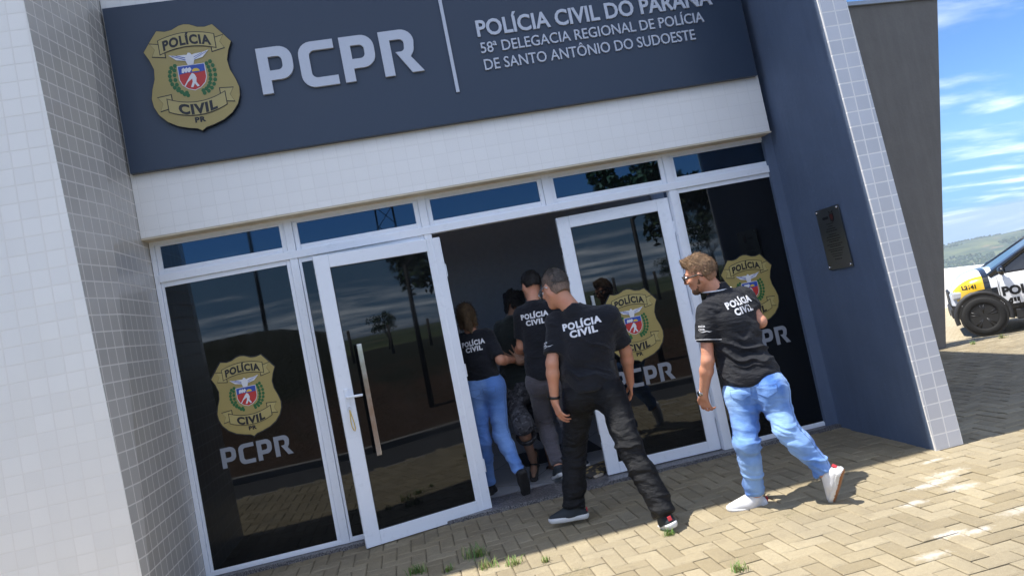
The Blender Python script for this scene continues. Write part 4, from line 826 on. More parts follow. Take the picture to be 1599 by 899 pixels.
            if s.key in 'RM':       # laces over the instep, a stitched line round the upper
                lc = MB()
                for i in range(5):
                    q = b+f*(.045+.020*i)*S+u*(.098-.0105*i)*S; lc.tube([q-sd*.020*S-u*.006, q+u*.002, q+sd*.020*S-u*.006], .0028, 5)
                lc.build('laces', tab if s.key == 'X' else (M_['vinyl'] if s.key == 'R' else M_['black']), o, True)
            if tab:
                t = MB(); c = b-f*.0775*S+u*.050*S; t.box(-.012, .012, -.005, .005, -.012, .016, 0, .003, Matrix(((sd[0], f[0], u[0], c[0]), (sd[1], f[1], u[1], c[1]), (sd[2], f[2], u[2], c[2]), (0, 0, 0, 1)))); t.build('heel_tab', tab, o)
    def decal(s, name, vs, fs, O, U, Vv, D, bvh, mat, parent, off=.0025):
        """lay flat artwork on the cloth: O origin, U right, Vv up, D direction of projection"""
        P = []; last = None
        for u, v in vs:
            o = np.array(O)+np.array(U)*u+np.array(Vv)*v; hit = bvh.ray_cast(Vector(o-np.array(D)*.5), Vector(D))
            if hit[0] is None: p = o if last is None else o+np.array(D)*last
            else:
                p = np.array(hit[0]); last = (p-o)@np.array(D)
            P.append(p-np.array(D)*off)
        n = len(P); P2 = [p-np.array(D)*.0012 for p in P]; cnt = {}
        F = [tuple(f) for f in fs]
        b = MB(); b.add([tuple(p) for p in P2], F); return b.build(name, mat, parent)
    def back_text(s, y1=.085, y2=.035, w1=.255, w2=.185, hh=.043, du=0., mat=None, tilt=0.):
        c = (s.J['SL']+s.J['SR'])/2
        for tx, y, w in (('POLÍCIA', y1, w1), ('CIVIL', y2, w2)):
            vs, fs = text2d(tx, 1., .05, 'CENTER', 1.14); x0 = min(v[0] for v in vs); x1 = max(v[0] for v in vs); hI = max(v[1] for v in text2d('I', 1., .058)[0])
            q = [(((u-x0)/(x1-x0)-.5)*w+du, v/hI*hh) for u, v in vs]; ct, st = math.cos(tilt), math.sin(tilt)
            q = [(a*ct-(b+y)*st, a*st+(b+y)*ct) for a, b in q]
            s.decal('back_lettering', q, fs, c-s.up*.16, s.right, s.up, s.fwd, s.sb, mat, s.so)
    def hair(s, mat, amp=.012, kind='short', fringe=.03, grow=.011, low=-.035, side=None, nm='hair', strands=2600, strand=.016, lift=.25):
        H, hf, hr, hu = s.J['H'], s.hf, s.hr, s.hu; q = s.S*s.kw.get('head', 1.); g = SDF(H-.26, H+.22, .0058)
        g.ell(H+hu*.026*q-hf*.012*q, (hr, hf, hu), ((.0745+(grow if side is None else side))*q, (.093+grow)*q, (.096+grow)*q), .02)
        g.cone(H-hf*.045*q-hu*.02*q, H-hf*.040*q+hu*low*q*1.6, (.056+grow*.7)*q, (.050+grow*.5)*q, .02, hf, .9)
        g.cut(H+hf*(.050+fringe)*q+hu*.055*q, unit(hf-hu*.75), .006); g.cut(H+hf*.008*q-hu*.01*q, unit(hf*.75-hu*.9), .007) if kind != 'long' else g.cut(H+hf*.02*q, unit(hf*.9-hu*.5))
        g.cut(H+hu*low*q-hf*.03, unit(-hu-hf*.25), .006)
        for k in (-1, 1):
            e = H+hr*k*.08*q-hf*.006*q-hu*.012*q; g.sub(e-hu*.014*q, e+hr*k*.03-hu*.014*q, .026*q); g.sub(e-hu*.042*q+hf*.010, e+hr*k*.03-hu*.05*q, .020*q)
        if kind == 'top':
            g.cone(H+hf*.058*q+hu*.098*q, H-hf*.02*q+hu*.108*q, .026*q, .022*q, .03); g.cone(H+hf*.075*q+hu*.095*q, H+hf*.082*q+hu*.118*q, .018*q, .010*q, .02)
        if kind == 'long':
            b = H-hf*.085*q+hu*.0*q; d = unit(-hu*1.0-hf*.15); g.cone(b, b+d*.10, .045*q, .035*q, .03); g.cone(b+d*.10, b+d*.165+hr*.012, .030*q, .008*q, .03); g.cone(H+hr*.05-hf*.02, H+hr*.062-hf*.05-hu*.09, .03, .015, .02); g.cone(H-hr*.05-hf*.02, H-hr*.062-hf*.05-hu*.09, .03, .015, .02)
        if kind == 'dread':
            for i in range(26):
                a = i*2.399; p = H+hu*(.03+.07*math.cos(i))*q+hr*.085*math.cos(a)*q-hf*(.02+.08*abs(math.sin(a)))*q; g.cone(p, p-hu*.085+hr*.012*math.cos(a), .017, .010, .01)
        V, Q = g.mesh(); V = relax(V, Q, 2); N = vnormals(V, Q); V = V+N*(amp*vnoise(V*np.array((55, 55, 38.)), 5)*.5+amp*.5*vnoise(V*110., 8))[:, None]
        tri = V[Q]; cen = tri.mean(1); fn = unit_rows(np.cross(tri[:, 2]-tri[:, 0], tri[:, 3]-tri[:, 1])); ok = np.where(((cen-H)@(-hu) < -low+.05))[0]; rs = np.random.RandomState(4); pick = ok[:1]
        for k in (-1, 1): e = H+hr*k*.08*q-hf*.004*q-hu*.016*q; ok = ok[np.linalg.norm(cen[ok]-e, axis=1) > .034*q] if kind != 'long' else ok
        pick = ok[rs.randint(0, len(ok), strands)]
        comb = s.kw.get('comb'); comb = unit(-hf*.75-hu*.65) if comb is None else unit(comb[0]*hf+comb[1]*hr+comb[2]*hu); ln0 = strand; b = MB()
        for i in pick:
            n_ = fn[i]; d = unit(comb-n_*(comb@n_)*.85+n_*lift+rs.normal(0, .28, 3)); p = tri[i][rs.randint(4)]+n_*.0005; sd = unit(np.cross(d, n_))*.0011; ln = ln0*rs.uniform(.5, 1.2); m = p+d*ln*.55; e = p+d*ln-n_*ln*.18
            b.add([p-sd, p+sd, m+sd*.8, m-sd*.8, e], [(0, 1, 2, 3), (3, 2, 4)])
        o = np_mesh(nm, V, Q, mat, s.o)
        if strands > 1: b.build('hair_strands', mat, o, False, False)
        return o
    def beard(s, mat):
        H, hf, hr, hu = s.J['H'], s.hf, s.hr, s.hu; q = s.S*s.kw.get('head', 1.); g = SDF(H-.2, H+.2, .0055)
        g.cone(H+hf*.066*q-hu*.094*q-hr*.016*q, H+hf*.066*q-hu*.094*q+hr*.016*q, .026*q, .026*q, .02)
        for k in (-1, 1): g.cone(H-hu*.030*q+hr*k*.062*q-hf*.0*q, H+hf*.050*q-hu*.092*q+hr*k*.026*q, .016*q, .022*q, .02)
        g.cone(H+hf*.088*q-hu*.048*q-hr*.02*q, H+hf*.088*q-hu*.048*q+hr*.02*q, .0065*q, .0065*q, .01)
        V, Q = g.mesh(); V = relax(V, Q, 1); N = vnormals(V, Q); V = V+N*(.004*vnoise(V*120, 3))[:, None]; return np_mesh('beard', V, Q, mat, s.o)
    def glasses(s, mat, lens):
        H, hf, hr, hu = s.J['H'], s.hf, s.hr, s.hu; q = s.S*s.kw.get('head', 1.); b = MB()
        for k in (-1, 1):
            c = H+hf*.108*q+hu*.002*q+hr*k*.034*q; b.tube([c+hr*.029*q*math.cos(t)*(1)+hu*.020*q*math.sin(t)-hf*.012*abs(math.cos(t))*(1 if math.cos(t)*k > 0 else 0) for t in np.linspace(0, 2*math.pi, 21)], .0042*q, 6)
            b.tube([c+hr*k*.029*q-hf*.012+hu*.008*q, H+hr*k*.080*q+hf*.05*q+hu*.012*q, H+hr*k*.083*q-hf*.005*q+hu*.012*q, H+hr*k*.083*q-hf*.03*q-hu*.008*q], .0042*q, 6)
        b.tube([H+hf*.108*q+hu*.006*q-hr*.007*q, H+hf*.112*q+hu*.008*q, H+hf*.108*q+hu*.006*q+hr*.007*q], .0024*q, 6)
        o = b.build('glasses', mat, s.o, True)
    def watch(s, side, mat, face, r=.031):
        J = s.J; d = unit(J['E'+side]-J['W'+side]); c = J['W'+side]+d*.022; a = unit(np.cross(d, s.fwd)); bb = np.cross(d, a); b = MB(); n = 20; vs = []; fs = []
        for i in range(n):
            t = 2*math.pi*i/n
            for (rr, o) in ((r, -.009), (r+.003, -.009), (r+.003, .009), (r, .009)): vs.append(c+(a*math.cos(t)+bb*math.sin(t)*.86)*rr*s.S+d*o)
        for i in range(n):
            for k in range(4): fs.append((i*4+k, i*4+(k+1) % 4, ((i+1) % n)*4+(k+1) % 4, ((i+1) % n)*4+k))
        b.add(vs, fs); o = b.build('wrist_watch', mat, s.o, True)
        out = -s.right if side == 'L' else s.right; out = unit(out-d*(out@d)); m = MB(); p = c+out*(r+.003)*s.S; m.tube([p, p+out*.008], .0165, 14); m.build('watch_case', face, o, True)
    def seams(s, mat):
        """outer and inner leg seams drawn onto the trousers"""
        for a, k in (('L', -1), ('R', 1)):
            for sgn in (1,):
                P = []
                for i in range(26):
                    t = i/25; H_, K, A = s.J['H'+a], s.J['K'+a], s.J['A'+a]; c = H_+(K-H_)*t*2 if t < .5 else K+(A-K)*(t-.5)*2*.97; ax = unit(K-H_) if t < .5 else unit(A-K)
                    d = unit(s.hright*k*.85-s.hfwd*.35); d = unit(d-ax*(d@ax)); hit = s.tb.ray_cast(Vector(c+d*.3), Vector(-d))
                    if hit[0] is not None: P.append(np.array(hit[0])+d*.0006)
                if len(P) > 3: b = MB(); b.tube(P, .0015, 5); b.build('side_seam', mat, s.to)
    def pocket(s, u, v, mat, w=.062, h=.07):
        hc = (s.J['HL']+s.J['HR'])/2; vs = []; n = 7
        for j in range(n):
            for i in range(n):
                y = -h*j/(n-1); ww = w*(1-.1*j/(n-1)); x = (i/(n-1)-.5)*ww*2
                if j == n-1: y += abs(x)*.45-.0
                if j == n-2: y += abs(x)*.2
                vs.append((u+x, v+y))
        fs = [(j*n+i, (j+1)*n+i, (j+1)*n+i+1, j*n+i+1) for j in range(n-1) for i in range(n-1)]
        o = s.decal('back_pocket', vs, fs, hc, s.hright, (0, 0, 1), s.hfwd, s.tb, mat, s.to, .004)
        edge = [vs[i] for i in range(n)]+[vs[j*n+n-1] for j in range(1, n)]+[vs[(n-1)*n+i] for i in range(n-2, -1, -1)]+[vs[j*n] for j in range(n-2, 0, -1)]
        b = MB(); P = []
        for x, y in edge+edge[:1]:
            oo = hc+s.hright*x+np.array((0, 0, 1))*y; hit = s.tb.ray_cast(Vector(oo-s.hfwd*.5), Vector(s.hfwd)); P.append((np.array(hit[0]) if hit[0] else oo)-s.hfwd*.0045)
        b.tube(P, .0016, 5); b.build('pocket_seam', M_['seam'], o)
    def belt_line(s, mat, z, r=.004):
        pass
M_['seam'] = plain('denim_seam', (.09, .17, .38), .9)
TXT = plain('white_shirt_print', (.74, .74, .76), .7, var=.03)
BLK = cloth_mat('black_cotton', (.0075, .0085, .0125), (.015, .017, .024), sheen=.12)
BLK2 = cloth_mat('black_polo_cotton', (.0035, .0045, .008), (.009, .011, .018), sheen=.06, rough=.5)
SK1 = skin_mat('skin_fair', (.58, .275, .17)); SK2 = skin_mat('skin_tan', (.36, .20, .135)); SK3 = skin_mat('skin_brown', (.30, .165, .105))
WHITE_SHOE = plain('white_leather', (.68, .68, .69), .5, var=.10, scale=70, bump=.25); GUM = plain('gum_rubber', (.30, .13, .05), .7, var=.15, scale=25); WSOLE = plain('white_rubber', (.66, .66, .65), .6); DSHOE = plain('dark_mesh_shoe', (.018, .024, .030), .8, var=.2, scale=40, bump=.2); DSOLE = plain('dark_sole', (.02, .018, .017), .8); REDTAB = plain('red_heel_tab', (.42, .03, .04), .6)

def people():
    # man in the polo shirt and jeans
    p = Person('R', 'man striding in white sneakers, blue jeans and black polo shirt with police lettering', .97, face=(-.80, .60, -.16), skin=SK1, head=1.04, curlL=.55, palmL=(.75, .55, .2), spreadL=.12, curlR=.7).body()
    p.shirt(BLK2, hem=-.005, sleeve=.60, belly=.028, wide=1.04, amp=.012, chest=1.03)
    den = denim_mat('washed_blue_denim', (.045, .145, .46), (.29, .48, .82)); p.trousers(den, top=.05, knee=.97, hemr=.057, amp=.0092, seat=1.06, seed=4, end=.97, girth=1.10)
    p.back_text(.115, .058, .215, .155, .044, du=.035, mat=TXT, tilt=.10)
    p.pocket(-.075, .02, den); p.pocket(.078, .02, den); p.seams(M_['seam'])
    p.hair(hair_mat('brown_hair_fade', (.20, .10, .055), (.42, .23, .14)), .002, 'short', fringe=.0, grow=.0012, side=.0012, low=-.062, nm='hair_fade', strands=1)
    p.hair(hair_mat('light_brown_hair', (.09, .045, .02), (.36, .23, .13)), .006, 'top', fringe=.010, grow=.005, side=-.0004, low=-.022, strands=4600, strand=.020, lift=.5); p.beard(hair_mat('brown_beard', (.08, .038, .02), (.2, .11, .06))); p.glasses(M_['black'], None)
    p.shoes(WHITE_SHOE, [WSOLE, GUM], REDTAB); p.watch('L', M_['chrome'], M_['steel'], .029)
    # collar and sleeve trims
    J = p.J; b = MB(); c = J['N']+p.up*.012; n = 22
    for k, (r, dz, th) in enumerate(((.071, .020, .011), (.078, -.004, .006))): pass
    pts = []; up = unit(p.up*.9-p.fwd*.30); rt = p.right; fw = np.cross(up, rt)
    vs = []; fs = []
    for i in range(n+1):
        t = 2*math.pi*i/n; d = rt*math.sin(t)-fw*math.cos(t)
        for (rr, o) in ((.064, .032), (.069, .034), (.100, -.016), (.094, -.020)): vs.append(c+d*rr*p.S+up*o)
    for i in range(n):
        for k in range(4): fs.append((i*4+k, i*4+(k+1) % 4, (i+1)*4+(k+1) % 4, (i+1)*4+k))
    b.add(vs, fs); co = b.build('collar', BLK2, p.so, True)
    b = MB(); b.tube([np.array(vs[i*4+2])+(np.array(vs[i*4+1])-np.array(vs[i*4+2]))*.14+unit(np.array(vs[i*4+2])-c)*.0020 for i in range(n+1)], .0052, 6); b.build('collar_trim', TXT, p.so, True)
    def sleeve_ring(p, side, k, r, mat, th=.003, nm='sleeve_trim'):
        d = unit(p.J['E'+side]-p.J['S'+side]); c = p.J['S'+side]+(p.J['E'+side]-p.J['S'+side])*k; a = unit(np.cross(d, p.fwd)); bb = np.cross(d, a); b = MB(); pts = []
        for i in range(25):
            t = 2*math.pi*i/24; dr = a*math.cos(t)+bb*math.sin(t); hit = p.sb.ray_cast(Vector(c+dr*.15), Vector(-dr)); pts.append(np.array(hit[0])+dr*.0008 if hit[0] else c+dr*r)
        b.tube(pts, th, 5); b.build(nm, mat, p.so, True)
    sleeve_ring(p, 'L', .565, .064, TXT, .0017)
    def sleeve_text(p, off, hh, w, k=.36):
        c = p.J['S'+'L']+(p.J['EL']-p.J['SL'])*k; d = unit(p.J['SL']-p.J['EL']); D = unit(p.right*.75+p.fwd*.66); U = unit(np.cross(D, d)); 
        for tx, y in (('POLÍCIA', .012), ('CIVIL', -.008)):
            vs, fs = text2d(tx, 1., .03); x0 = min(v[0] for v in vs); x1 = max(v[0] for v in vs); hI = .73
            p.decal('sleeve_lettering', [(((u-x0)/(x1-x0)-.5)*w+off, v/hI*hh+y) for u, v in vs], fs, c, U, d, D, p.sb, TXT, p.so)
        p.decal('sleeve_lettering', [(off-.02, -.018), (off+.01, -.016), (off+.03, -.010), (off+.045, -.014), (off+.06, -.012), (off+.045, -.018), (off+.03, -.014), (off+.01, -.020)], [(0, 1, 6, 7), (1, 2, 5, 6), (2, 3, 4, 5)], c, U, d, D, p.sb, TXT, p.so)
    sleeve_text(p, -.012, .012, .045)
    # man all in black, head bowed
    p = Person('M', 'grey haired man in black trousers and black police T-shirt, dark sneakers', 1.0, face=(-.42, .84, -.32), skin=SK1, head=1.10, curlL=.62, palmL=(.8, .3, .3), curlR=.5, crown=(-.10, .42, .9)).body()
    p.shirt(BLK, hem=.005, sleeve=.80, belly=.03, wide=1.08, amp=.010, chest=1.04)
    blt = cloth_mat('black_trouser_cloth', (.0035, .0042, .006), (.007, .008, .011), rough=.45, sheen=.0); p.trousers(blt, top=.05, knee=1.12, hemr=.072, amp=.011, girth=1.06, seed=9, end=1.02, seat=1.03)
    p.back_text(.125, .072, .26, .185, .044, du=.0, mat=TXT, tilt=.02)
    p.hair(hair_mat('grey_hair_fade', (.10, .070, .052), (.27, .18, .13)), .002, 'short', fringe=.004, grow=.0016, side=.0016, low=-.066, nm='hair_fade', strands=1)
    p.hair(hair_mat('short_grey_hair', (.028, .023, .020), (.15, .125, .105)), .004, 'short', fringe=.012, grow=.004, side=.0004, low=-.020, strands=4200, strand=.012, lift=.5); p.glasses(M_['chrome'], None)
    p.shoes(DSHOE, [WSOLE, WSOLE], REDTAB); p.watch('L', M_['black'], M_['black'], .0345); sleeve_text(p, .0, .013, .05, .50)
    hc = (p.J['HL']+p.J['HR'])/2; b = MB(); q = hc+p.hright*.168+np.array((0, 0, .12)); b.box(-.018, .018, -.035, .035, -.06, .06, 0, .008, Matrix(((p.hright[0], p.hfwd[0], 0, q[0]), (p.hright[1], p.hfwd[1], 0, q[1]), (0, 0, 1, q[2]), (0, 0, 0, 1)))); b.build('belt_pouch', M_['gasket'], p.o)
    # officer with grey trousers, half hidden
    p = Person('D', 'dark haired man in grey trousers and black police T-shirt inside the doorway', .97, face=(-.30, .93, -.12), skin=SK1, curlL=.6).body()
    p.shirt(BLK, hem=.0, sleeve=.72, wide=1., amp=.004); p.trousers(cloth_mat('grey_twill', (.075, .070, .080), (.11, .10, .115), rough=.9), top=.05, knee=.98, hemr=.056, amp=.006, seed=14, end=.98)
    p.back_text(.125, .070, .235, .165, .042, du=-.01, mat=TXT, tilt=.04); p.hair(hair_mat('black_hair', (.006, .005, .005), (.022, .018, .016)), .004, 'short', fringe=.012, grow=.008, low=-.03); p.shoes(DSHOE, [WSOLE, WSOLE])
    # detained person, head down, hands held behind
    p = Person('S', 'person in dark T-shirt, camouflage shorts and sandals led in with head bowed', .93, face=(.25, .80, -.62), skin=SK3, head=.98, curlR=.12, spreadR=.35, palmR=(.1, -.9, .1), curlL=.5, crown=(.1, .5, .85)).body()
    p.shirt(cloth_mat('dark_green_cotton', (.010, .015, .014), (.017, .024, .022)), hem=-.02, sleeve=.75, wide=.96, amp=.004)
    t = NT('camouflage_cloth'); v = t.pos(); c = t.mix(t.rng(t.noise(v, 24, 3), .46, .54), (.014, .014, .017), (.045, .045, .052)); c = t.mix(t.rng(t.noise(v, 33, 2), .56, .60), c, (.085, .085, .095)); t.col(c); t.set(Roughness=.9)
    p.trousers(t.m, top=.05, knee=1.25, hemr=.09, amp=.005, end=.12, name='shorts', seed=21); p.hair(hair_mat('dark_dreadlocks', (.006, .005, .005), (.02, .016, .013)), .008, 'dread', grow=.012, low=-.05)
    for a in 'LR':
        A, f, u, sd = p.foot(a); b = A-u*.088*p.S; g = SDF(A-.28, A+.28, .0062); g.cone(b-f*.05+u*.015, b+f*.05+u*.015, .038, .036, .02); g.cone(b+f*.05+u*.015, b+f*.16+u*.015, .040, .038, .02); g.cut(b+u*.022, u); g.cut(b+u*.002, -u); V, Q = g.mesh(); so = np_mesh('sandal', relax(V, Q, 1, .3), Q, DSOLE, p.o)
        m = MB(); m.tube([b+f*.06-sd*.045+u*.02, b+f*.055-sd*.035+u*.05, b+f*.055+u*.062, b+f*.055+sd*.035+u*.05, b+f*.06+sd*.045+u*.02], .008, 6); m.build('strap', DSOLE, so, True)
    # woman beside the door
    p = Person('W', 'woman with tied fair hair, light blue jeans and black police T-shirt stepping inside', .93, face=(.12, .97, -.16), skin=SK1, head=.98, curlR=.5, palmR=(.2, .6, -.3), spreadR=.1).body()
    p.shirt(BLK, hem=.02, sleeve=.86, wide=.90, amp=.004, chest=.98); den = denim_mat('light_blue_denim', (.10, .22, .55), (.20, .36, .72), 1.); p.trousers(den, top=.07, knee=.90, hemr=.050, amp=.005, seat=1.10, seed=31, end=.97)
    p.back_text(.105, .055, .20, .145, .040, du=.01, mat=TXT, tilt=.02); p.pocket(-.065, .0, den, .055, .065); p.pocket(.068, .0, den, .055, .065); p.seams(M_['seam'])
    p.hair(hair_mat('tied_fair_hair', (.025, .014, .008), (.26, .16, .075)), .006, 'long', fringe=.012, grow=.008, low=-.06, strands=3500, strand=.05, lift=.1); p.glasses(M_['black'], None); p.shoes(plain('black_canvas_shoe', (.012, .011, .012), .8), [DSOLE])
people()

# ------------------------------------------------------------------ patrol car in the yard
def patrol_car():
    C0 = empty('patrol_car', (12.6, 6.05, -.64)); tag(C0, 'white, yellow and black police SUV parked nose out beyond the grey rear wall', 'car')
    bz = -.66+.005; X0, Y0 = 10.50, 5.19; Lc, Wc = 4.3, 1.80
    def wpt(x, y, z): return (X0+x, Y0+Wc/2+y, bz+z)
    white = plain('white_car_paint', (.72, .73, .75), .18, var=.02, bump=.005, coat=.6); yel = plain('yellow_car_wrap', (.66, .42, .02), .25, var=.03, bump=.005, coat=.5); blk = plain('black_car_wrap', (.012, .013, .016), .25, bump=.005, coat=.4)
    clad = plain('black_plastic_cladding', (.02, .02, .021), .6, bump=.15, scale=40); gls = plain('car_glass', (.01, .012, .014), .03, bump=0, spec=.9); grey = plain('grey_car_paint', (.42, .43, .45), .25, coat=.4, var=.03)
    # lower body: sections along the length
    def sec(x):
        t = x/Lc; nose = max(0, min(1, 1-(x-.30)/.55)); tail = max(0, 1-(Lc-x)/.5)
        hw = .90-.20*nose**2.2-.10*tail**2; zb = .25+.10*nose**1.5+.08*tail; belt = 1.02+.03*min(1, x/1.2)-.26*nose**2.6-.10*tail**2
        top = belt+.06*(1-nose)-.0
        if x < 1.15: top = belt+.085*(1-nose**2)
        return hw, zb, belt, top
    xs = np.concatenate([np.linspace(.30, .64, 12), np.linspace(.65, Lc-.5, 34), np.linspace(Lc-.42, Lc, 8)]); V = []; F = []; MI = []
    def ring(x):
        hw, zb, bl, tp = sec(x); r = [(-.86*hw, zb), (-.97*hw, zb+.06), (-hw, zb+.25), (-hw*.995, bl-.22), (-hw*.975, bl-.10), (-hw*.93, bl-.025), (-hw*.84, bl+.01), (-hw*.5, tp), (0, tp+.012)]
        return r+[(-a, b) for a, b in r[-2::-1]]
    n = len(ring(1))
    for x in xs: V += [wpt(x, a, b) for a, b in ring(x)]
    fillx = []
    for i in range(len(xs)-1):
        xm = (xs[i]+xs[i+1])/2
        for k in range(n-1):
            F.append((i*n+k, i*n+k+1, (i+1)*n+k+1, (i+1)*n+k)); zm = ring(xm)[k][1]
            q = xm-.16*(1.05-zm)
            kk = min(k, n-2-k)
            mi = 3 if xm < .38 and zm < .8 else (1 if .33 < q < .80 and kk in (3, 4, 5) and zm > .62 else (2 if .82 <= q < .93 else (0 if q >= .93 else (0 if kk >= 6 else (4 if zm <= .62 else 3)))))
            if kk <= 1: mi = 4
            if kk == 2 and xm < .46: mi = 3
            MI.append(mi)
        F.append((i*n+n-1, i*n, (i+1)*n, (i+1)*n+n-1)); MI.append(4)
    F.append(tuple(range(n))); MI.append(4); F.append(tuple(range((len(xs)-1)*n+n-1, (len(xs)-1)*n-1, -1))); MI.append(0)
    b = MB(); b.v = V; b.f = F; b.m = MI; body = spart(b, 'body', [white, yel, blk, grey, clad], C0, True)
    # cabin
    b = MB(); cs = [(1.02, 1.10, .80), (1.92, 1.60, .64), (2.4, 1.665, .62), (3.3, 1.66, .62), (3.75, 1.60, .60), (4.22, 1.06, .74)]
    V = []
    for x, z, hw in cs: V += [wpt(x, -hw, z), wpt(x, -hw*.6, z+.025), wpt(x, hw*.6, z+.025), wpt(x, hw, z)]
    base = [wpt(1.02, -.80, 1.02), wpt(1.92, -.80, 1.03), wpt(2.4, -.80, 1.03), wpt(3.3, -.80, 1.03), wpt(3.75, -.80, 1.03), wpt(4.22, -.74, 1.0)]; nb = len(V); V += base+[(p[0], 2*(Y0+Wc/2)-p[1], p[2]) for p in base]
    F = []; MI = []
    for i in range(5):
        for k in range(3): F.append((i*4+k, i*4+k+1, (i+1)*4+k+1, (i+1)*4+k)); MI.append(1 if i in (0, 4) else 0)
        F.append((nb+i, i*4, (i+1)*4, nb+i+1)); MI.append(1); F.append((nb+6+i, nb+7+i, (i+1)*4+3, i*4+3)); MI.append(1)
    b.v = V; b.f = F; b.m = MI; spart(b, 'cabin', [white, gls], C0)
    b = MB()
    for s in (-1, 1):
        b.tube([wpt(.95, s*.815, 1.03), wpt(1.93, s*.655, 1.605), wpt(3.4, s*.63, 1.67), wpt(3.78, s*.62, 1.60), wpt(4.22, s*.75, 1.05)], [.055, .036, .033, .036, .05], 8)
        for x, xx in ((2.55, 2.6), (3.45, 3.42)): b.tube([wpt(x, s*.82, 1.02), wpt(xx, s*.632, 1.66)], .032, 8)
    spart(b, 'window_pillars', blk, C0, True)
    b = MB(); b.box(X0+1.12, X0+4.2, Y0+.078, Y0+Wc-.078, bz+1.015, bz+1.065, 0, .01); spart(b, 'waist_trim', blk, C0)
    # arches and wheels
    rim = plain('dark_alloy', (.012, .012, .013), .4); tyre = plain('tyre_rubber', (.012, .012, .012), .85, bump=.2, scale=30)
    for wx in (.74, 3.41):
        for s, nm in ((-1, 'near'), (1, 'far')):
            y = -.885*s*-1 if s > 0 else -.885
            b = MB(); vs = []; fs = []; m = 15
            for i in range(m):
                a = math.pi*(-.08+1.16*i/(m-1)); 
                for rr, o in ((.375, 0.), (.375, .045), (.430, .045), (.452, 0.)): vs.append(wpt(wx+rr*math.cos(a)*1.02, s*(.862+o), .355+rr*math.sin(a)*1.02))
            for i in range(m-1):
                for k in range(3): fs.append((i*4+k, i*4+k+1, (i+1)*4+k+1, (i+1)*4+k))
            b.add(vs, fs); spart(b, 'wheel_arch', clad, C0, True)
            b = MB(); b.add([wpt(wx+.372*math.cos(a), s*.905, .355+.372*math.sin(a)) for a in np.linspace(0, 2*math.pi, 25)[:-1]], [tuple(range(24))]); spart(b, 'wheel_well', M_['gasket'], C0)
            cy = s*.80; wr = empty('wheel', wpt(wx, cy, .352)); wr.parent = C0; bpy.context.view_layer.update(); wr.matrix_parent_inverse = C0.matrix_world.inverted()
            def lathe(prof, mat, name, seg=32):
                vs = []; fs = []
                for i in range(seg):
                    a = 2*math.pi*i/seg
                    for r, o in prof: vs.append(wpt(wx+r*math.cos(a), cy+s*o, .352+r*math.sin(a)))
                k = len(prof)
                for i in range(seg):
                    for j in range(k-1): fs.append((i*k+j, i*k+j+1, ((i+1) % seg)*k+j+1, ((i+1) % seg)*k+j))
                return spart(MB().add(vs, fs), name, mat, wr, True)
            lathe([(.215, .02), (.225, .112), (.25, .122), (.31, .122), (.338, .105), (.350, .06), (.350, -.06), (.33, -.1), (.22, -.1)], tyre, 'tyre'); lathe([(.222, .112), (.214, .09), (.205, .03), (.05, .03), (.0, .03)], rim, 'rim')
            b = MB()
            for i in range(5):
                a = 2*math.pi*i/5+.35
                for da in (-.16, .16): b.tube([wpt(wx+.05*math.cos(a), cy+s*.085, .352+.05*math.sin(a)), wpt(wx+.212*math.cos(a+da), cy+s*.098, .352+.212*math.sin(a+da))], [.022, .015], 6)
            b.tube([wpt(wx, cy+s*.05, .352), wpt(wx, cy+s*.10, .352)], .05, 12); spart(b, 'spokes', rim, wr, True)
    # sills, bumper, lamps, mirror, doors
    for ya, yb in ((Y0-.002, Y0+.06), (Y0+Wc-.06, Y0+Wc+.002)): b = MB(); b.box(X0+1.22, X0+2.95, ya, yb, bz+.22, bz+.40, 0, .02); spart(b, 'sill_guard', clad, C0)
    b = MB(); b.box(X0+.27, X0+.40, Y0+.32, Y0+Wc-.32, bz+.34, bz+.52, 0, .03); spart(b, 'bumper_guard', clad, C0)
    b = MB(); b.box(X0+.288, X0+.35, Y0+.55, Y0+Wc-.55, bz+.66, bz+.82, 0, .02); spart(b, 'grille', M_['gasket'], C0)
    for s in (-1, 1):
        b = MB(); b.box(X0+.33, X0+.50, Y0+Wc/2+s*.70-.10, Y0+Wc/2+s*.70+.10, bz+.70, bz+.83, 0, .03); spart(b, 'headlight', plain('headlight_glass', (.5, .52, .55), .08, coat=1.), C0)
        b = MB(); bm = bmesh.new(); bmesh.ops.create_uvsphere(bm, u_segments=16, v_segments=10, radius=1); c = wpt(1.14, s*1.0, 1.10)
        b.add([(c[0]+v.co.x*.075*(1 if v.co.x < 0 else .5), c[1]+v.co.y*.125, c[2]+v.co.z*.085) for v in bm.verts], [[v.index for v in f.verts] for f in bm.faces]); bm.free(); b.tube([wpt(1.14, s*.83, 1.05), wpt(1.14, s*.93, 1.08)], .025, 8); mo = spart(b, 'wing_mirror', blk, C0, True)
        b = MB(); b.add([(c[0]+.0395+.0, c[1]+.100*math.cos(a), c[2]+.066*math.sin(a)) for a in np.linspace(0, 2*math.pi, 17)[:-1]], [tuple(range(16))]); spart(b, 'mirror_glass', M_['steel'], mo)
        for i, (a, e) in enumerate(((1.02, 2.52), (2.54, 3.20))):
            b = MB()
            for p0, p1 in (((a+.03, 1.0), (a+.03, .44)), ((a+.03, .44), (e, .44)), ((e, .44), (e, 1.0))): b.tube([wpt(p0[0], s*.9005, p0[1]), wpt(p1[0], s*.9005, p1[1])], .004, 5)
            b.box(X0+e-.22, X0+e-.06, Y0+Wc/2+s*.905-.015, Y0+Wc/2+s*.905+.015, bz+.86, bz+.895, 0, .006); spart(b, 'door', M_['gasket'], C0)
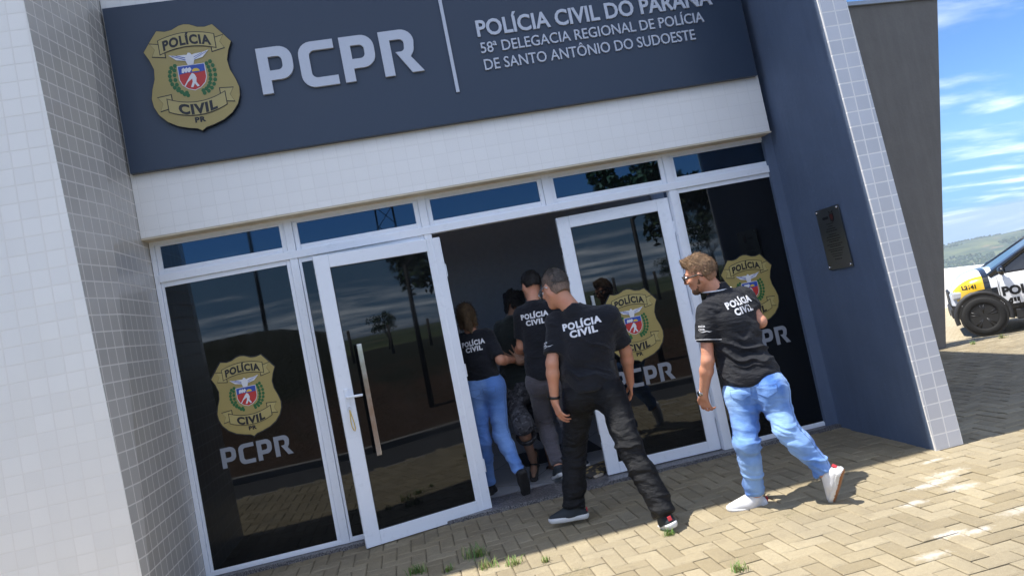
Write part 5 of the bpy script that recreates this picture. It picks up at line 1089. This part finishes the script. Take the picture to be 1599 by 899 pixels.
    b = MB(); b.box(X0+2.3, X0+2.65, Y0+.35, Y0+Wc-.35, bz+1.70, bz+1.78, 0, .02); spart(b, 'light_bar', M_['red_p'], C0)
    def side_text(tx, x, z, h, mat, bold=.05, k=1.):
        vs, fs = text2d(tx, 1., bold, 'LEFT'); hI = max(v[1] for v in text2d('I', 1., bold)[0]); q = []
        for u, v in vs:
            xx = x+u*h/hI*k; zz = z+v/hI*h; hw, zb, bl, tp = sec(xx); rg = [(b_, -a_) for a_, b_ in ring(xx)[:6]]; y = np.interp(zz, [r[0] for r in rg], [r[1] for r in rg]); q.append(wpt(xx, -y-.004, zz))
        b = MB(); b.add(q, fs); spart(b, 'lettering', mat, C0)
    side_text('L2141', .50, .86, .068, M_['black']); side_text('POLÍCIA', 1.08, .66, .155, M_['black']); side_text('MILITAR', 1.06, .455, .15, M_['black']); side_text('21º BPM', 1.16, .395, .045, M_['black'], .02)
patrol_car()
def park():
    c = bpy.data.objects['patrol_car']; bpy.context.view_layer.update(); P0 = Vector((10.50+.74, 5.19, -.655)); T = Vector((11.77, 5.85, -.655)); Rm = Matrix.Rotation(R_(-37), 4, 'Z')
    c.matrix_world = Matrix.Translation(T) @ Rm @ Matrix.Translation(-P0) @ c.matrix_world
park()

# ------------------------------------------------------------------ beyond the yard
def beyond():
    m = MB(); m.box(15.05, 15.25, 4., 14.5, -.9, .30, 0, .01); w = m.build('boundary_wall', plain('sunlit_white_wall', (.80, .79, .77), .8, var=.04, scale=3)); tag(w, 'low white boundary wall behind the parked patrol car', 'wall')
    rnd = random.Random(5); wallm = [plain('house_wall_%s' % n, c, .8) for n, c in (('white', (.75, .73, .69)), ('cream', (.66, .56, .42)), ('peach', (.62, .38, .26)))]; roofm = [plain('clay_roof', (.34, .11, .06), .8), plain('grey_roof', (.3, .3, .3), .7)]
    dirs = [(.615+.0105*i+rnd.uniform(-.004, .004)) for i in range(17)]
    desc = {0: 'white', 1: 'cream', 2: 'peach'}
    for i, a in enumerate(dirs):
        d = 2520+rnd.uniform(-140, 160); x, y = d*math.sin(a+.09), d*math.cos(a+.09); z = terrain_z(x, y); sx, sy, hz = rnd.uniform(14, 30), rnd.uniform(12, 20), rnd.uniform(7, 15); k = rnd.randrange(3); rk = 0 if rnd.random() < .7 else 1
        H = empty('town_house', (x, y, z)); tag(H, '%s house with %s roof in the far town below the hills' % (desc[k], 'red clay' if rk == 0 else 'grey'), 'house', 'houses of the distant town')
        r = rnd.uniform(0, 1.5); M = Matrix.Translation((x, y, z)) @ Matrix.Rotation(r, 4, 'Z'); b = MB(); b.box(-sx/2, sx/2, -sy/2, sy/2, -6, hz, 0, 0, M)
        for q in range(4): b.box(-sx/2+sx*(q+.3)/4, -sx/2+sx*(q+.7)/4, -sy/2-.15, -sy/2+.02, hz*.35, hz*.7, 1, 0, M)
        spart(b, 'wall', [wallm[k], M_['gasket']], H)
        b = MB(); e = 1.2; P = [(-sx/2-e, -sy/2-e, hz+.02), (sx/2+e, -sy/2-e, hz+.02), (sx/2+e, sy/2+e, hz+.02), (-sx/2-e, sy/2+e, hz+.02), (-sx/2+2, 0, hz+sy*.28), (sx/2-2, 0, hz+sy*.28)]; b.add([tuple(M @ Vector(p)) for p in P], [(0, 1, 5, 4), (2, 3, 4, 5), (1, 2, 5), (3, 0, 4), (3, 2, 1, 0)]); spart(b, 'roof', roofm[rk], H)
    # far woods on the hillside read as one mass
    V = []; F = []
    for i in range(6500):
        a = rnd.uniform(.5, .95); d = 2100+2000*rnd.random()**.8; x, y = d*math.sin(a), d*math.cos(a)
        if vnoise(np.array([[x/170., y/240., 1.]]))[0] < -.12: continue
        z = terrain_z(x, y); r = rnd.uniform(3.5, 9); h = rnd.uniform(4, 10); n = len(V)
        for zz, rr in ((-2, .75), (h*.45, 1.), (h*.8, .7)):
            for k in range(6): an = k*math.pi/3+rnd.uniform(-.3, .3); q = r*rr*rnd.uniform(.75, 1.2); V.append((x+q*math.cos(an), y+q*math.sin(an), z+zz+rnd.uniform(-1, 1)))
        V.append((x, y, z+h))
        for j in range(2):
            for k in range(6): F.append((n+j*6+k, n+j*6+(k+1) % 6, n+j*6+6+(k+1) % 6, n+j*6+6+k))
        for k in range(6): F.append((n+12+k, n+12+(k+1) % 6, n+18))
    t = NT('far_foliage'); t.col(t.mix(t.noise(t.pos(), .02, 4), (.012, .035, .012), (.05, .085, .025))); t.set(Roughness=.95)
    tag(MB().add(V, F).build('distant_woods', t.m), 'dark woods scattered over the far hillside', 'woods', None, 'stuff')
    # small bird high over the hills
    B = MB(); c = Vector((64, 72, 17.5)); wv = Vector((.7, -.6, .25)); wv.normalize(); fv = Vector((.6, .75, 0)); fv.normalize()
    B.tube([c-fv*.25, c-fv*.05, c+fv*.15, c+fv*.25], [.02, .07, .06, .015], 7)
    for s in (-1, 1): B.add([c+fv*.12, c-fv*.06, c+wv*s*.28+Vector((0, 0, .10))-fv*.08, c+wv*s*.52+Vector((0, 0, .03))-fv*.14, c+wv*s*.27+Vector((0, 0, .12))+fv*.10], [(0, 1, 2, 4), (4, 2, 3)])
    tag(B.build('bird', M_['gasket']), 'small dark bird gliding in the blue sky', 'bird')
beyond()

# ------------------------------------------------------------------ weeds in the joints and the doormat
def small_things():
    gm = []
    for nm, c in (('grass_green', (.07, .17, .025)), ('grass_light', (.16, .27, .05)), ('grass_dry', (.30, .27, .11))): gm.append(plain(nm, c, .7, var=.3, scale=60))
    spots = [(1.535, -.97, 1.0, 0, 'tuft of green grass in the paving joint before the left door leaf'), (1.91, -.95, 1.35, 0, 'largest tuft of grass at the shadow edge below the left door'), (1.95, -1.20, .9, 1, 'pale grass tuft in the sunlit joint below the doorway'), (2.11, -1.27, .8, 1, 'thin straggling grass beside the sunlit joint near the doorway'), (1.73, -1.08, .55, 1, 'small dry tuft between the two bigger tufts by the left door'), (2.29, -1.36, .5, 1, 'little grass sprig on sunlit paving near the black sneaker'), (3.035, -1.45, .55, 0, 'single grass sprig behind the dark sneaker of the striding man'), (3.134, -2.17, .65, 0, 'small grass tuft alone on the sunlit front paving'), (8.62, 2.02, .7, 1, 'low weeds at the foot of the grey rear wall'), (8.25, 2.06, .5, 0, 'weed sprig by the slanted end of the rear wall')]
    rnd = random.Random(3)
    for x, y, sc, k, lb in spots:
        b = MB(); sc *= .95; nb = int(70*sc)+10
        for i in range(nb):
            a = rnd.uniform(0, 2*math.pi); ln = rnd.uniform(.035, .10)*sc**.5; ox, oy = rnd.gauss(0, .034*sc), rnd.gauss(0, .020*sc); w = rnd.uniform(.0015, .003); bend = rnd.uniform(.25, 1.1); d = Vector((math.cos(a), math.sin(a), 0)); s = Vector((-d.y, d.x, 0))*w; p0 = Vector((x+ox, y+oy, ground_z(x, y)-.006)); P = [p0, p0+d*ln*.25*bend+Vector((0, 0, ln*.55)), p0+d*ln*.75*bend+Vector((0, 0, ln*(.95-.3*bend)))]
            b.add([P[0]-s, P[0]+s, P[1]-s*.8, P[1]+s*.8, P[2]], [(0, 1, 3, 2), (2, 3, 4)], 2 if rnd.random() < .22+.2*k else (1 if rnd.random() < .4+.3*k else 0))
        tag(b.build('grass_tuft', gm, None, True, False), lb, 'weed', 'weeds growing in the paving joints')
    # patterned doormat pushed behind the right leaf
    t = NT('patterned_mat'); v = t.pos(); vo = t.n('TexVoronoi', Scale=22.); t.l(v, vo.inputs['Vector']); c = t.mix(t.rng(vo.outputs['Distance'], .3, .5), (.34, .25, .10), (.04, .035, .03)); t.col(c); t.set(Roughness=.95); t.bump(t.noise(v, 200, 2), .8, .004)
    nx, ny = 22, 14; V = []; rot = .45; P0 = np.array([(i/(nx-1), j/(ny-1)) for j in range(ny) for i in range(nx)])
    hz = vnoise(np.column_stack([P0*4.2, np.zeros(len(P0))]), 4)
    for (u, v_), h in zip(P0, hz):
        xx = (u-.5)*.42; yy = (v_-.5)*.30; V.append((3.10+xx*math.cos(rot)-yy*math.sin(rot), .34+xx*math.sin(rot)+yy*math.cos(rot), .048+.026*max(0, h)))
    F = [(j*nx+i, j*nx+i+1, (j+1)*nx+i+1, (j+1)*nx+i) for j in range(ny-1) for i in range(nx-1)]
    b = MB(); a, f = solid2d([(q[0], q[1]) for q in V], F, lambda u, v, d: (u, v, d), 0, 0); n = len(V); b.add(V+[(p[0], p[1], p[2]-.012) for p in V], f)
    tag(b.build('doormat', t.m, None, True), 'rumpled patterned doormat on the floor behind the right door leaf', 'doormat')
    b = MB(); b.box(3.00, 3.09, .125, .15, .030, .048, 0, .004, Matrix.Translation((3.045, .14, 0)) @ Matrix.Rotation(.5, 4, 'Z') @ Matrix.Translation((-3.045, -.14, 0))); tag(b.build('door_wedge', plain('pale_wood', (.5, .42, .32), .7)), 'pale wooden wedge on the sill at the right door leaf', 'door wedge')
small_things()

# ------------------------------------------------------------------ across the street (seen in the glass)
def across():
    rnd = random.Random(9); bark = plain('tree_bark', (.10, .07, .05), .9, bump=.4); post = plain('weathered_post', (.10, .09, .08), .9)
    leafm = []
    for nm, c in (('leaf_dark', (.030, .070, .018)), ('leaf_mid', (.055, .11, .028))): leafm.append(plain(nm, c, .6, var=.3, scale=9, bump=0))
    def tree(x, y, z, h, r, lb, dens):
        T = empty('broadleaf_tree', (x, y, z)); tag(T, lb, 'tree', 'trees across the street'); b = MB(); tips = []
        b.tube([(x, y, z-.3), (x+.1, y, z+h*.25), (x-.05, y+.1, z+h*.55), (x, y, z+h*.85)], [.045*h*.5, .035*h*.5, .022*h*.5, .01*h*.5], 9)
        for i in range(11):
            a = rnd.uniform(0, 6.28); s = z+h*rnd.uniform(.3, .7); l = r*rnd.uniform(.6, 1.0); e = (x+l*math.cos(a), y+l*math.sin(a), s+h*rnd.uniform(.1, .28)); b.tube([(x, y, s), ((x+e[0])/2, (y+e[1])/2, s+.4*(e[2]-s)+.2), e], [.012*h*.5, .008*h*.5, .003*h*.5], 6); tips.append(e)
        spart(b, 'trunk', bark, T, True); b = MB()
        cl = [(e[0], e[1], e[2], r*rnd.uniform(.26, .42)) for e in tips]+[(x+rnd.gauss(0, r*.35), y+rnd.gauss(0, r*.35), z+h*rnd.uniform(.6, .95), r*rnd.uniform(.25, .42)) for _ in range(10)]
        for cx, cy, cz, cr in cl:
            for _ in range(dens):
                d = Vector((rnd.gauss(0, 1), rnd.gauss(0, 1), rnd.gauss(0, .75))); d.normalize(); p = Vector((cx, cy, cz))+d*cr*rnd.random()**.4; u = Vector((rnd.gauss(0, 1), rnd.gauss(0, 1), rnd.gauss(0, 1))); u.normalize(); w = u.orthogonal().normalized(); s = rnd.uniform(.09, .19)*h/7
                b.add([p-u*s, p+w*s*.5, p+u*s, p-w*s*.5], [(0, 1, 2, 3)], rnd.randrange(2))
        spart(b, 'crown', leafm, T, False, None, False)
    tree(8.35, -11.7, bank_z(-11.7), 4.6, 1.45, 'slim dark tree on the bank mirrored in the right door glass', 210); tree(10.4, -21., bank_z(-21), 1.5, .5, 'small round tree far on the bank mirrored in the left door glass', 90); tree(18.5, -22., bank_z(-22), 5., 2.2, 'bushy tree at the far end of the bank', 110); tree(12.3, -17.5, bank_z(-17.5), 2.6, .9, 'young tree on the bank mirrored beside the slim dark tree', 90)
    for i in range(14):
        x = .6+i*1.25; b = MB(); b.tube([(x, -15.2, EZ-.3), (x+rnd.uniform(-.04, .04), -15.2, EZ+.85+rnd.uniform(-.08, .08))], .045, 8); tag(b.build('fence_post', post, None, True), 'dark fence post on the bank mirrored in the door glass', 'fence post', 'fence posts on the bank')
    def lamp(x, y, h, lb):
        EZ = bank_z(y)
        Lp = empty('street_lamp', (x, y, EZ)); tag(Lp, lb, 'street lamp', 'street lamps on the bank'); b = MB(); b.tube([(x, y, EZ-.3), (x, y, EZ+h)], [.07, .045], 8); spart(b, 'pole', M_['gasket'], Lp, True)
        b = MB(); b.tube([(x, y, EZ+h-.05), (x+.35, y, EZ+h+.25), (x+.7, y+.0, EZ+h-.1)], .035, 6); spart(b, 'arm', M_['gasket'], Lp, True); b = MB(); b.box(x+.62, x+.95, y-.1, y+.1, EZ+h-.2, EZ+h-.08, 0, .03); spart(b, 'lamp_head', M_['gasket'], Lp)
    lamp(6.2, -9.3, 3.1, 'tall dark street lamp mirrored in the left door glass'); lamp(-2.1, -16., 5.6, 'street lamp mirrored in the leftmost fixed window')
    x, y = 1.85, -24.; b = MB(); h = 13.; q = .42
    for sx in (-1, 1):
        for sy in (-1, 1): b.tube([(x+sx*q, y+sy*q, EZ-.2), (x+sx*q*.6, y+sy*q*.6, EZ+h)], .035, 6)
    for k in range(16):
        z0 = EZ+h*k/16; z1 = EZ+h*(k+1)/16; s0 = q*(1-.4*k/16); s1 = q*(1-.4*(k+1)/16)
        for sx, sy, tx, ty in ((-1, -1, 1, -1), (1, -1, 1, 1), (1, 1, -1, 1), (-1, 1, -1, -1)): b.tube([(x+sx*s0, y+sy*s0, z0), (x+tx*s1, y+ty*s1, z1)], .016, 5)
    tag(b.build('lattice_mast', M_['gasket'], None), 'slim steel lattice mast mirrored in the transom window', 'mast')
EZ = .86
across()

# ------------------------------------------------------------------ air over the valley
def haze():
    b = MB(); b.box(-7200, 7200, -7200, 7200, -420, 20); o = b.build('haze', bpy.data.materials.new('valley_haze')); m = o.data.materials[0]; m.use_nodes = True; nt = m.node_tree; nt.nodes.clear()
    out = nt.nodes.new('ShaderNodeOutputMaterial'); v = nt.nodes.new('ShaderNodeVolumePrincipled'); v.inputs['Color'].default_value = (.80, .90, 1, 1); v.inputs['Density'].default_value = HAZE; v.inputs['Anisotropy'].default_value = .2
    nt.links.new(v.outputs[0], out.inputs['Volume']); tag(o, 'thin blue haze over the valley', None, None, 'stuff')
HAZE = .00016
haze()
SC.cycles.volume_bounces = 0
